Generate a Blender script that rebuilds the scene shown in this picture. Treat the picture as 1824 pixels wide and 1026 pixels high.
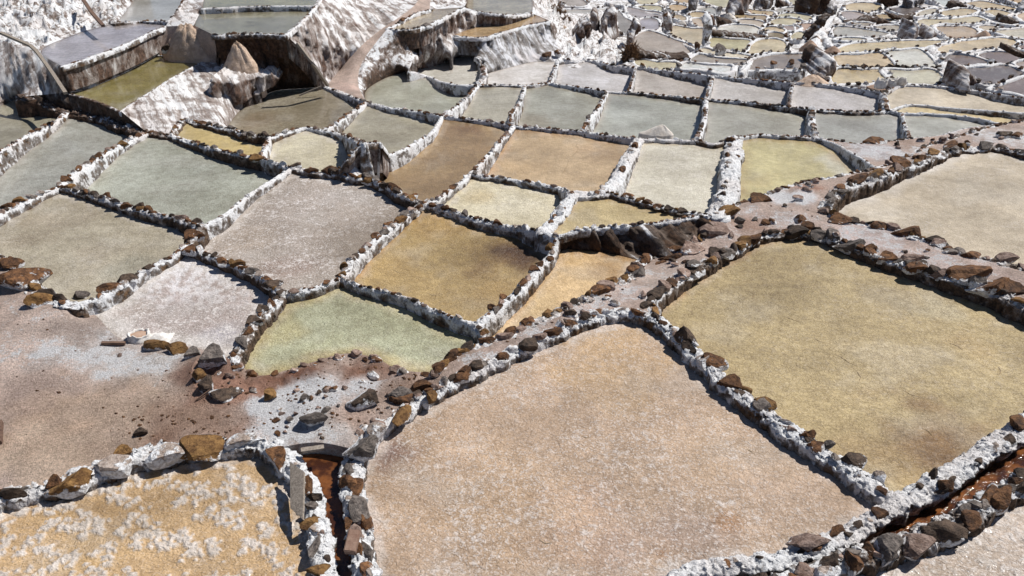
import bpy, math, random
import numpy as np
from mathutils import Vector, Matrix, noise, Euler
from mathutils.geometry import delaunay_2d_cdt

random.seed(7)
rng = np.random.default_rng(7)
sc = bpy.context.scene
for o in list(bpy.data.objects):
    bpy.data.objects.remove(o)

# ------------------------------------------------------------------ camera, sky, sun, exposure
F, CX, CY, H = 1378.0, 912.0, 513.0, 4.5          # focal length in photo pixels, eye height in metres
PITCH = math.atan(813 / F)
cam_d = bpy.data.cameras.new('camera')
cam = bpy.data.objects.new('camera', cam_d)
sc.collection.objects.link(cam)
cam.location = (0, 0, H)
cam.rotation_euler = (math.pi / 2 - PITCH, 0, 0)
cam_d.sensor_width = 36
cam_d.lens = 36 * F / 1824
cam_d.clip_start = 0.05
cam_d.clip_end = 2000
sc.camera = cam

SUN_AZ = math.radians(30)      # direction towards the sun, counter-clockwise from +X
SUN_EL = math.radians(53)
w = bpy.data.worlds.new('World')
sc.world = w
w.use_nodes = True
nt = w.node_tree
nt.nodes.clear()
sky = nt.nodes.new('ShaderNodeTexSky')
sky.sky_type = 'NISHITA'
sky.sun_disc = False
sky.sun_elevation = SUN_EL
sky.sun_rotation = math.pi / 2 - SUN_AZ
sky.altitude = 3000
sky.air_density = 0.8
bg = nt.nodes.new('ShaderNodeBackground')
bg.inputs[1].default_value = 0.07
wo = nt.nodes.new('ShaderNodeOutputWorld')
nt.links.new(sky.outputs[0], bg.inputs[0])
nt.links.new(bg.outputs[0], wo.inputs[0])
sl = bpy.data.lights.new('sun', 'SUN')
sl.energy = 4.9
sl.angle = math.radians(0.53)
sl.color = (1.0, 0.965, 0.91)
so = bpy.data.objects.new('sun', sl)
sc.collection.objects.link(so)
sdir = Vector((math.cos(SUN_AZ) * math.cos(SUN_EL), math.sin(SUN_AZ) * math.cos(SUN_EL), math.sin(SUN_EL)))
so.rotation_euler = sdir.to_track_quat('Z', 'Y').to_euler()
so.location = (8, 8, 20)
sc.view_settings.view_transform = 'Standard'
sc.view_settings.look = 'None'
sc.view_settings.exposure = 0.12
sc.view_settings.gamma = 1.0
sc.view_settings.use_curve_mapping = False
try:
    sc.cycles.max_bounces = 5
    sc.cycles.diffuse_bounces = 3
    sc.cycles.glossy_bounces = 2
except Exception:
    pass
GAIN = 1.22                    # surface colours below are read off the sunlit photo; divided by this to get albedo

# ------------------------------------------------------------------ projection helpers
cp, sp = math.cos(PITCH), math.sin(PITCH)


def unproj(px, py, z):
    """photo pixel + height -> world point"""
    a = (px - CX) / F
    b = (CY - py) / F
    dx, dy, dz = a, cp + b * sp, -sp + b * cp
    t = (z - H) / dz
    return (dx * t, dy * t, z)


def depth_of(p):
    return p[1] * cp + (H - p[2]) * sp


def proj(p):
    d = depth_of(p)
    return (CX + F * p[0] / d, CY - F * (p[1] * sp + (p[2] - H) * cp) / d)


ZT = [(-400, -4.4), (-80, -3.7), (0, -3.2), (60, -2.4), (110, -1.6), (150, -1.0), (205, -.65), (300, -.3), (400, -.15), (560, 0), (1400, 0)]


def zt(y):
    """height of the valley side seen at photo row y (a function of the distance only)"""
    for (a, za), (b, zb) in zip(ZT, ZT[1:]):
        if y <= b:
            return za + (zb - za) * max(0, (y - a)) / (b - a)
    return 0.0


def lin(c):
    out = []
    for v in c[:3]:
        v = v / 255.0
        v = v / 12.92 if v <= .04045 else ((v + .055) / 1.055) ** 2.4
        out.append(min(.86, v / GAIN))
    return np.array(out)


def ns(x, y, z=0.0):
    return noise.noise(Vector((x, y, z)))


def fb(x, y, z=0.0, o=3):
    s = 0
    a = 1
    for i in range(o):
        s += a * noise.noise(Vector((x, y, z)))
        x *= 2.1
        y *= 2.1
        z *= 2.1
        a *= .5
    return s


# ------------------------------------------------------------------ object helpers
col = sc.collection


def tag(o, label=None, cat=None, group=None, kind=None):
    if label:
        o['label'] = label
    if cat:
        o['category'] = cat
    if group:
        o['group'] = group
    if kind:
        o['kind'] = kind
    return o


def empty(name, loc=(0, 0, 0)):
    o = bpy.data.objects.new(name, None)
    o.empty_display_size = .1
    o.location = loc
    col.objects.link(o)
    return o


def mesh_obj(name, verts, faces, mat, parent=None, smooth=True, attrs=None):
    me = bpy.data.meshes.new(name)
    off = Vector(parent.location) if parent is not None else Vector((0, 0, 0))
    vs = np.array(verts, dtype=float)
    if parent is not None:
        vs = vs - np.array(off)
    me.from_pydata(vs.tolist(), [], faces)
    me.materials.append(mat)
    if smooth:
        me.polygons.foreach_set('use_smooth', [True] * len(me.polygons))
    if attrs:
        for k, v in attrs.items():
            a = me.color_attributes.new(k, 'FLOAT_COLOR', 'POINT')
            arr = np.ones((len(vs), 4))
            v = np.asarray(v)
            arr[:, :v.shape[1]] = v
            a.data.foreach_set('color', arr.ravel())
    me.update()
    o = bpy.data.objects.new(name, me)
    col.objects.link(o)
    if parent is not None:
        o.parent = parent
    return o


# ------------------------------------------------------------------ materials
def new_mat(name):
    m = bpy.data.materials.new(name)
    m.use_nodes = True
    n = m.node_tree
    n.nodes.clear()
    return m, n


class G:
    """tiny node-graph helper"""

    def __init__(s, name):
        s.m, s.t = new_mat(name)
        s.out = s.t.nodes.new('ShaderNodeOutputMaterial')
        s.b = s.t.nodes.new('ShaderNodeBsdfPrincipled')
        s.t.links.new(s.b.outputs[0], s.out.inputs[0])
        s.geo = s.t.nodes.new('ShaderNodeNewGeometry')
        s.pos = s.geo.outputs['Position']

    def n(s, typ, **kw):
        x = s.t.nodes.new(typ)
        for k, v in kw.items():
            setattr(x, k, v)
        return x

    def link(s, a, b):
        s.t.links.new(a, b)

    def put(s, sock, v):
        if hasattr(v, 'is_linked') or hasattr(v, 'links'):
            s.link(v, sock)
        else:
            if isinstance(v, (tuple, list, np.ndarray)):
                v = list(v)
                if len(sock.default_value) == 4 and len(v) == 3:
                    v = v + [1]
            sock.default_value = v

    def scale(s, vec, sc3):
        x = s.n('ShaderNodeMapping')
        s.put(x.inputs['Vector'], vec)
        x.inputs['Scale'].default_value = sc3
        return x.outputs[0]

    def noise(s, sc_, detail=3, rough=.55, vec=None, dist=0.0):
        x = s.n('ShaderNodeTexNoise')
        s.put(x.inputs['Vector'], vec if vec is not None else s.pos)
        x.inputs['Scale'].default_value = sc_
        x.inputs['Detail'].default_value = detail
        x.inputs['Roughness'].default_value = rough
        x.inputs['Distortion'].default_value = dist
        return x.outputs['Fac']

    def vor(s, sc_, feature='F1', vec=None):
        x = s.n('ShaderNodeTexVoronoi', feature=feature)
        s.put(x.inputs['Vector'], vec if vec is not None else s.pos)
        x.inputs['Scale'].default_value = sc_
        return x.outputs['Distance']

    def ramp(s, v, a, b, lo=0.0, hi=1.0, smooth=True):
        x = s.n('ShaderNodeMapRange')
        x.interpolation_type = 'SMOOTHSTEP' if smooth else 'LINEAR'
        s.put(x.inputs['Value'], v)
        s.put(x.inputs['From Min'], a)
        s.put(x.inputs['From Max'], b)
        s.put(x.inputs['To Min'], lo)
        s.put(x.inputs['To Max'], hi)
        return x.outputs[0]

    def math(s, op, a, b=0.0):
        x = s.n('ShaderNodeMath', operation=op)
        s.put(x.inputs[0], a)
        s.put(x.inputs[1], b)
        return x.outputs[0]

    def mix(s, f, a, b, mode='MIX'):
        x = s.n('ShaderNodeMix', data_type='RGBA', blend_type=mode)
        s.put(x.inputs[0], f)
        s.put(x.inputs[6], a)
        s.put(x.inputs[7], b)
        return x.outputs[2]

    def attr(s, name):
        x = s.n('ShaderNodeAttribute', attribute_name=name)
        return x.outputs['Color']

    def sep(s, c):
        x = s.n('ShaderNodeSeparateColor')
        s.link(c, x.inputs[0])
        return x.outputs

    def bump(s, h, strength=.5, dist=.02, prev=None):
        x = s.n('ShaderNodeBump')
        x.inputs['Strength'].default_value = strength
        x.inputs['Distance'].default_value = dist
        s.link(h, x.inputs['Height'])
        if prev is not None:
            s.link(prev, x.inputs['Normal'])
        return x.outputs[0]

    def fin(s, color, rough=.8, normal=None, spec=.3):
        s.put(s.b.inputs['Base Color'], color)
        s.put(s.b.inputs['Roughness'], rough)
        s.b.inputs['Specular IOR Level'].default_value = spec
        if normal is not None:
            s.link(normal, s.b.inputs['Normal'])
        return s.m


def mat_pan():
    g = G('brine_crust')
    colr = g.attr('col')
    par = g.sep(g.attr('par'))
    speck, crack, wet = par[0], par[1], par[2]
    big = g.noise(1.3, 3, .6)
    c = g.mix(1.0, colr, g.mix(g.ramp(big, .3, .7), (.82, .80, .77), (1.13, 1.13, 1.14)), 'MULTIPLY')
    mid = g.noise(9, 3, .65)
    c = g.mix(1.0, c, g.mix(g.ramp(mid, .3, .7), (.87, .855, .84), (1.12, 1.12, 1.13)), 'MULTIPLY')
    # thin dark wrinkles of the crust
    wv = g.scale(g.pos, (1.0, 1.5, 1))
    wr = g.noise(16, 4, .6, vec=wv, dist=1.6)
    ridge = g.math('ABSOLUTE', g.math('SUBTRACT', wr, .5))
    breakup = g.ramp(g.noise(8, 2), .36, .6)
    vein = g.math('MULTIPLY', g.math('MULTIPLY', g.ramp(ridge, 0.0, .045, 1, 0), breakup), crack)
    c = g.mix(g.math('MULTIPLY', vein, .95), c, g.mix(1.0, c, (.50, .44, .36), 'MULTIPLY'))
    # pale salt flecks
    fl = g.noise(17, 4, .72, dist=.5)
    fl2 = g.noise(3.2, 2)
    flm = g.ramp(g.math('ADD', fl, g.math('MULTIPLY', fl2, .35)), .70, .84)
    fle = g.ramp(g.noise(46, 2, .6), .53, .66)
    both = g.math('MAXIMUM', g.math('MULTIPLY', flm, .75), g.math('MULTIPLY', fle, .62))
    c = g.mix(g.math('MULTIPLY', both, speck), c, (.70, .66, .64))
    gr = g.noise(52, 3, .7)
    c = g.mix(1.0, c, g.mix(g.ramp(gr, .36, .64), (.84, .82, .79), (1.09, 1.09, 1.09)), 'MULTIPLY')
    dk = g.ramp(g.noise(36, 2, .6), .60, .70)
    c = g.mix(g.math('MULTIPLY', dk, .38), c, g.mix(1.0, c, (.58, .52, .46), 'MULTIPLY'))
    h = g.math('ADD', g.math('MULTIPLY', wr, 1.0), g.math('ADD', g.math('MULTIPLY', fl, .6), g.math('MULTIPLY', g.noise(70, 2), .3)))
    b = g.bump(h, 1.0, .018)
    g.link(g.ramp(wet, 0, 1, .12, .02), g.b.inputs['Roughness']) if False else None
    rough = g.ramp(wet, 0, 1, .55, .16)
    m = g.fin(c, rough, b, .45)
    # the brine film: smooth coat over the crust
    g.link(g.math('MULTIPLY', wet, .8), g.b.inputs['Coat Weight'])
    g.b.inputs['Coat Roughness'].default_value = .10
    g.b.inputs['Coat IOR'].default_value = 1.36
    film = g.bump(g.noise(7, 2), .05, .01)
    g.link(film, g.b.inputs['Coat Normal'])
    return m


def mat_crust(name, white=(.88, .885, .90), bare=(.16, .105, .07), grey=(.30, .27, .25), amount=.5, streak=False, pink=0.0, dark=(.05, .035, .025)):
    """salt over earth and stone. amount = share of bare ground showing"""
    g = G(name)
    pos = g.pos
    if streak:
        dt = g.n('ShaderNodeVectorMath', operation='DOT_PRODUCT')
        g.link(g.pos, dt.inputs[0])
        dt.inputs[1].default_value = (.86, .5, 0)
        sx = g.n('ShaderNodeSeparateXYZ')
        g.link(g.pos, sx.inputs[0])
        cb = g.n('ShaderNodeCombineXYZ')
        g.link(g.math('ADD', dt.outputs['Value'], g.math('MULTIPLY', g.noise(2.6, 3), .22)), cb.inputs[0])
        g.link(g.math('MULTIPLY', sx.outputs[2], .26), cb.inputs[1])
        pos = cb.outputs[0]
    a = g.noise(7 if not streak else 9, 5, .65, vec=pos, dist=.4)
    b2 = g.noise(2.1, 3, .6, vec=g.scale(g.pos, (1, 1, .5)) if streak else None)
    if streak:
        iso = g.noise(6, 5, .7)
        a = g.math('ADD', g.math('MULTIPLY', a, .74), g.math('MULTIPLY', iso, .26))
    f = g.math('ADD', g.math('MULTIPLY', a, .62), g.math('MULTIPLY', b2, .38))
    nz = g.n('ShaderNodeSeparateXYZ')
    g.link(g.geo.outputs['Normal'], nz.inputs[0])
    up = g.ramp(nz.outputs[2], -.1, .9)
    f = g.math('ADD', f, g.math('MULTIPLY', g.math('SUBTRACT', up, .6), .2 if not streak else .08))
    th = .34 + amount * .32
    m1 = g.ramp(f, th - .035, th + .035)
    tone = g.noise(20, 4, .7, vec=pos)
    whitev = g.mix(g.ramp(tone, .34, .66), tuple(v * .84 for v in white), white)
    whitev = g.mix(g.ramp(g.noise(1.1, 2), .45, .65, 0, .35 + pink), whitev, (.62, .52, .47))
    greyv = g.mix(g.ramp(g.noise(30, 3, .7), .35, .65), tuple(v * .6 for v in grey), grey)
    barev = g.mix(g.ramp(g.noise(12, 3, .7), .35, .65), dark, bare)
    lo = g.mix(g.ramp(f, th - .13, th - .03), barev, greyv)
    c = g.mix(m1, lo, whitev)
    c = g.mix(g.ramp(g.noise(85, 2), .62, .74, 0, .25), c, g.mix(1, c, (.45, .42, .4), 'MULTIPLY'))
    pit = g.vor(42, 'F1')
    hh = g.math('ADD', g.math('MULTIPLY', g.noise(26, 5, .75, vec=pos), 1.1), g.math('MULTIPLY', g.noise(90, 3, .7), .5))
    hh = g.math('ADD', hh, g.math('MULTIPLY', m1, .25))
    hh = g.math('SUBTRACT', hh, g.math('MULTIPLY', pit, .28 if not streak else .15))
    pitm = g.ramp(g.math('MULTIPLY', pit, g.ramp(g.noise(11, 3), .3, .7, .45, 1.2)), .62, .82, 0, .5 if not streak else .25)
    c = g.mix(pitm, c, g.mix(1, c, (.42, .36, .32), 'MULTIPLY'))
    b = g.bump(hh, .9, .03)
    return g.fin(c, .85, b, .25)


def mat_stone(name, c1, c2, salt=.35):
    g = G(name)
    tc = g.n('ShaderNodeTexCoord')
    oi = g.n('ShaderNodeObjectInfo')
    off = g.n('ShaderNodeVectorMath', operation='ADD')
    g.link(g.pos, off.inputs[0])
    sc_ = g.n('ShaderNodeVectorMath', operation='SCALE')
    sc_.inputs[3].default_value = 1.0
    g.link(oi.outputs['Location'], sc_.inputs[0])
    g.link(sc_.outputs[0], off.inputs[1])
    v = off.outputs[0]
    a = g.noise(14, 5, .7, vec=v)
    base = g.mix(g.ramp(a, .32, .68), c1, c2)
    base = g.mix(1.0, base, g.mix(oi.outputs['Random'], (.65, .62, .6), (1.25, 1.2, 1.15)), 'MULTIPLY')
    lay = g.noise(30, 3, .7, vec=g.scale(v, (1, 1, 3.5)))
    base = g.mix(g.ramp(lay, .45, .65, 0, .6), base, g.mix(1, base, (.35, .3, .28), 'MULTIPLY'))
    gz = g.n('ShaderNodeSeparateXYZ')
    g.link(tc.outputs['Generated'], gz.inputs[0])
    s = g.math('ADD', g.math('MULTIPLY', g.noise(11, 4, .7, vec=v), .9), g.math('MULTIPLY', gz.outputs[2], -.62))
    s = g.math('ADD', s, g.math('MULTIPLY', g.math('SUBTRACT', oi.outputs['Random'], .5), .22))
    th = .40 - salt * .44
    sm = g.ramp(s, th, th + .08)
    sw = g.mix(g.ramp(g.noise(40, 3), .35, .65), (.46, .44, .43), (.80, .81, .83))
    c = g.mix(sm, base, sw)
    hh = g.math('ADD', g.math('MULTIPLY', lay, .9), g.math('ADD', g.math('MULTIPLY', g.noise(70, 3, .7), .5), g.math('MULTIPLY', sm, .4)))
    b = g.bump(hh, .9, .018)
    return g.fin(c, .82, b, .3)


def mat_ground(name, a, b_, salt=.4, stain=(.20, .12, .085), sa=.5):
    g = G(name)
    n1 = g.noise(1.3, 5, .62)
    n2 = g.noise(2.4, 4, .6, vec=g.scale(g.pos, (1, 1.4, 1)))
    c = g.mix(g.ramp(n1, .35, .62), a, b_)
    c = g.mix(g.ramp(n2, .72 - .3 * sa, .86 - .3 * sa), c, stain)
    sN = g.math('ADD', g.math('MULTIPLY', g.noise(.9, 3, .6, vec=g.scale(g.pos, (1.2, .9, 1))), .6), g.math('MULTIPLY', g.noise(16, 4, .7), .4))
    c = g.mix(g.ramp(sN, .70 - .4 * salt, .80 - .4 * salt), c, (.66, .62, .61))
    c = g.mix(g.ramp(g.noise(60, 3, .7), .56, .68, 0, .55), c, g.mix(1, c, (.35, .3, .27), 'MULTIPLY'))
    c = g.mix(g.ramp(g.noise(38, 2, .6), .62, .7, 0, .4), c, (.6, .56, .52))
    hh = g.math('ADD', g.noise(18, 5, .75), g.math('MULTIPLY', g.noise(75, 3, .7), .6))
    return g.fin(c, .9, g.bump(hh, .8, .02), .2)


def mat_simple(name, c1, c2, sc_=12, rough=.85, bs=.6, bd=.01, stretch=None, spec=.25):
    g = G(name)
    v = g.scale(g.pos, stretch) if stretch else None
    c = g.mix(g.ramp(g.noise(sc_, 4, .65, vec=v), .32, .68), c1, c2)
    c = g.mix(g.ramp(g.noise(sc_ * 5, 3), .58, .72, 0, .4), c, g.mix(1, c, (.55, .5, .47), 'MULTIPLY'))
    hh = g.math('ADD', g.noise(sc_ * 2, 4, .7, vec=v), g.math('MULTIPLY', g.noise(sc_ * 6, 3), .5))
    return g.fin(c, rough, g.bump(hh, bs, bd), spec)


M = {}
M['pan'] = mat_pan()
M['c_white'] = mat_crust('white_salt_crust', amount=.22)
M['c_salt'] = mat_crust('salt_crust_over_stone', amount=.30, bare=(.20, .12, .065))
M['c_rock'] = mat_crust('stony_crust', amount=.66, grey=(.36, .31, .28))
M['c_earth'] = mat_crust('brown_earth_crust', amount=.93, bare=(.15, .085, .055), grey=(.26, .2, .17))
M['c_pink'] = mat_crust('pinkish_salt_mud', white=(.62, .55, .52), bare=(.24, .17, .14), grey=(.42, .35, .32), amount=.35, dark=(.13, .09, .07))
M['slope_rock'] = mat_crust('salted_rocky_slope', amount=.66, grey=(.36, .30, .27), bare=(.16, .10, .07), dark=(.05, .035, .028))
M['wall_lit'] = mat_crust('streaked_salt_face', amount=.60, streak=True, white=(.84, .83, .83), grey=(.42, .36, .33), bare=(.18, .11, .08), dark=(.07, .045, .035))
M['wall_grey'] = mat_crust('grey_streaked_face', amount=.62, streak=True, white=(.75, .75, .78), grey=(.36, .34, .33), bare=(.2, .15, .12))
M['wall_dark'] = mat_crust('dark_earth_and_shade_face', amount=.80, streak=True, grey=(.17, .13, .105), bare=(.09, .05, .03), dark=(.03, .018, .012))  # dark earth tones, with the shade of the shadowed terrace walls in the colour
M['s_rust'] = mat_stone('rust_stone', (.055, .028, .017), (.23, .115, .05), 0.62)
M['s_dark'] = mat_stone('dark_stone', (.03, .022, .018), (.12, .085, .062), 0.56)
M['s_ochre'] = mat_stone('ochre_stone', (.11, .055, .02), (.30, .175, .065), 0.52)
M['s_grey'] = mat_stone('grey_stone', (.085, .075, .07), (.25, .22, .20), 0.62)
M['s_pink'] = mat_stone('dusty_stone', (.17, .11, .085), (.40, .31, .27), 0.56)
M['s_salt'] = mat_stone('salted_stone', (.30, .24, .2), (.5, .44, .4), 1.15)
M['earth'] = mat_ground('trodden_salty_earth', (.40, .29, .225), (.50, .39, .32), .40, sa=.55)
M['brown'] = mat_ground('brown_earth', (.20, .12, .085), (.30, .20, .15), .18, sa=.9)
M['rubble'] = mat_ground('salty_rubble', (.34, .26, .22), (.50, .43, .40), .75, sa=.4)
M['pinkpath'] = mat_ground('pink_mud_path', (.50, .40, .36), (.58, .49, .46), .50, sa=.1)
M['terrain'] = mat_crust('valley_side', amount=.70, grey=(.34, .30, .27), bare=(.2, .13, .09))
M['heap'] = mat_simple('heaped_salt', (.50, .36, .26), (.70, .54, .42), 9, bs=1, bd=.03)
M['heap_brown'] = mat_simple('brown_heaped_salt', (.36, .24, .17), (.46, .32, .24), 9)
M['heap_white'] = mat_simple('white_heaped_salt', (.56, .50, .44), (.72, .67, .61), 9)
M['wood'] = mat_simple('grey_plank_wood', (.20, .165, .135), (.36, .31, .26), 9, stretch=(6, 6, .6))
M['wood_dark'] = mat_simple('dark_wood', (.10, .06, .045), (.22, .14, .1), 9, stretch=(1, 6, 6))
M['sack'] = mat_simple('woven_sack', (.62, .58, .54), (.8, .78, .75), 30)
M['tuft'] = mat_simple('dry_brown_tuft', (.12, .07, .04), (.27, .16, .09), 30)
M['brick'] = mat_simple('brick_face', (.22, .13, .095), (.30, .20, .15), 20)


def mat_channel():
    g = G('brown_channel_water')
    n1 = g.noise(6, 3, .6)
    c = g.mix(g.ramp(n1, .4, .62), (.045, .016, .008), (.19, .07, .022))
    hh = g.math('ADD', g.noise(22, 4, .65, dist=.8), g.math('MULTIPLY', g.noise(60, 2), .3))
    return g.fin(c, .08, g.bump(hh, .3, .02), .5)


M['channel'] = mat_channel()


def mat_ground2():
    g = G('salty_ground')
    at = g.n('ShaderNodeAttribute', attribute_name='col')
    c = at.outputs['Color']
    salt = at.outputs['Alpha']
    c = g.mix(1, c, g.mix(g.ramp(g.noise(2.5, 5, .65), .3, .7), (.84, .83, .82), (1.22, 1.21, 1.2)), 'MULTIPLY')
    c = g.mix(1, c, g.mix(g.ramp(g.noise(34, 4, .75), .3, .7), (.76, .74, .72), (1.3, 1.3, 1.3)), 'MULTIPLY')
    sn = g.math('ADD', g.math('MULTIPLY', g.noise(6, 5, .75), .65), g.math('MULTIPLY', g.noise(45, 3, .7), .35))
    th = g.ramp(salt, 0, 1, .72, .36, smooth=False)
    k = g.ramp(g.math('SUBTRACT', sn, th), 0, .08)
    c = g.mix(g.math('MULTIPLY', k, .85), c, g.mix(g.ramp(g.noise(60, 3), .4, .6), (.62, .61, .61), (.86, .86, .88)))
    c = g.mix(g.ramp(g.noise(55, 3, .7), .61, .70, 0, .6), c, g.mix(1, c, (.36, .30, .26), 'MULTIPLY'))
    hh = g.math('ADD', g.noise(20, 5, .8), g.math('MULTIPLY', g.noise(80, 3, .75), .6))
    return g.fin(c, .9, g.bump(hh, 1.0, .035), .2)


M['ground'] = mat_ground2()

# ------------------------------------------------------------------ the plan of the terraces
# junctions of the dikes, traced on the photograph as (x, y[, height])
J = dict(
    a1=(125, 198), a2=(262, 236), a3=(300, 240), a4=(105, 332), a5=(358, 404), a6=(520, 298), a7=(332, 436),
    a8=(465, 281), a9=(480, 244), b1=(500, 520), b2=(605, 494), b3=(750, 360), b4=(850, 577), b5=(415, 640), b6=(135, 542),
    c0=(465, 172), c01=(580, 155), c1=(545, 227), c2=(575, 232), c3=(652, 182), c4=(787, 206), c5=(659, 316),
    s1=(600, 309), s2=(649, 255, .2), s2b=(676, 253, .15), s3=(692, 275),
    d1=(915, 224), d2=(838, 308), d3=(1138, 247), d4=(1036, 233), d5=(1075, 342, 0), d6=(1020, 345, 0), d7=(965, 410, 0),
    d7b=(990, 420, 0), d8=(1280, 382, 0.00), d9=(1308, 246), e1=(1240, 250), e2=(1452, 244), e3=(1562, 299),
    f1=(1148, 466, -0.25), f2=(868, 612), g1=(632, 800), g2=(1165, 563), g3=(1600, 893), h1=(1320, 362), k1=(490, 798),
    m3=(402, 228), n1=(728, 126, -1.0), n2=(850, 152), n3=(803, 104, -1.2), n4=(850, 103, -1.2), n5=(935, 152), n6=(1080, 163),
    w1=(862, 132, -1.1), w2=(993, 107, -1.55), w3=(1132, 119), w4=(1270, 135), w5=(1412, 147), w6=(1574, 164),
    w7=(978, 148), w8=(1118, 164), w9=(1257, 177), w10=(1405, 190), w11=(1447, 195), x6=(1582, 197), x7=(1607, 201),
    x8=(1790, 221), x9=(1622, 247), x10=(1653, 259),
    u1=(805, 64, -0.80), u2=(978, 38, -0.80), u4=(948, 24, -0.75), v0=(690, 51, -0.20), v1=(745, 50, -0.20), v2=(826, 13, -0.20),
    v4=(765, 17, -0.15), x1=(508, 62, 0.45), y1=(380, 62, 0.40), z1=(360, 15, 0.50), z2=(345, 45, 0.40), z3=(562, 10, 0.50),
    t1=(295, 47, 0.25), t2=(280, 98, -0.35), r1=(362, 109, -0.35), r2=(385, 112, -0.35), g0=(110, 118, 0.25), g4=(205, 40, 0.3), g5=(300, 38, 0.3),
    q0=(118, 165, -0.35), q1=(215, 198, -0.35), p0=(72, 92, 0.25), k2=(40, 172, -0.4), ap1=(455, 715), ap2=(740, 662),
)
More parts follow.
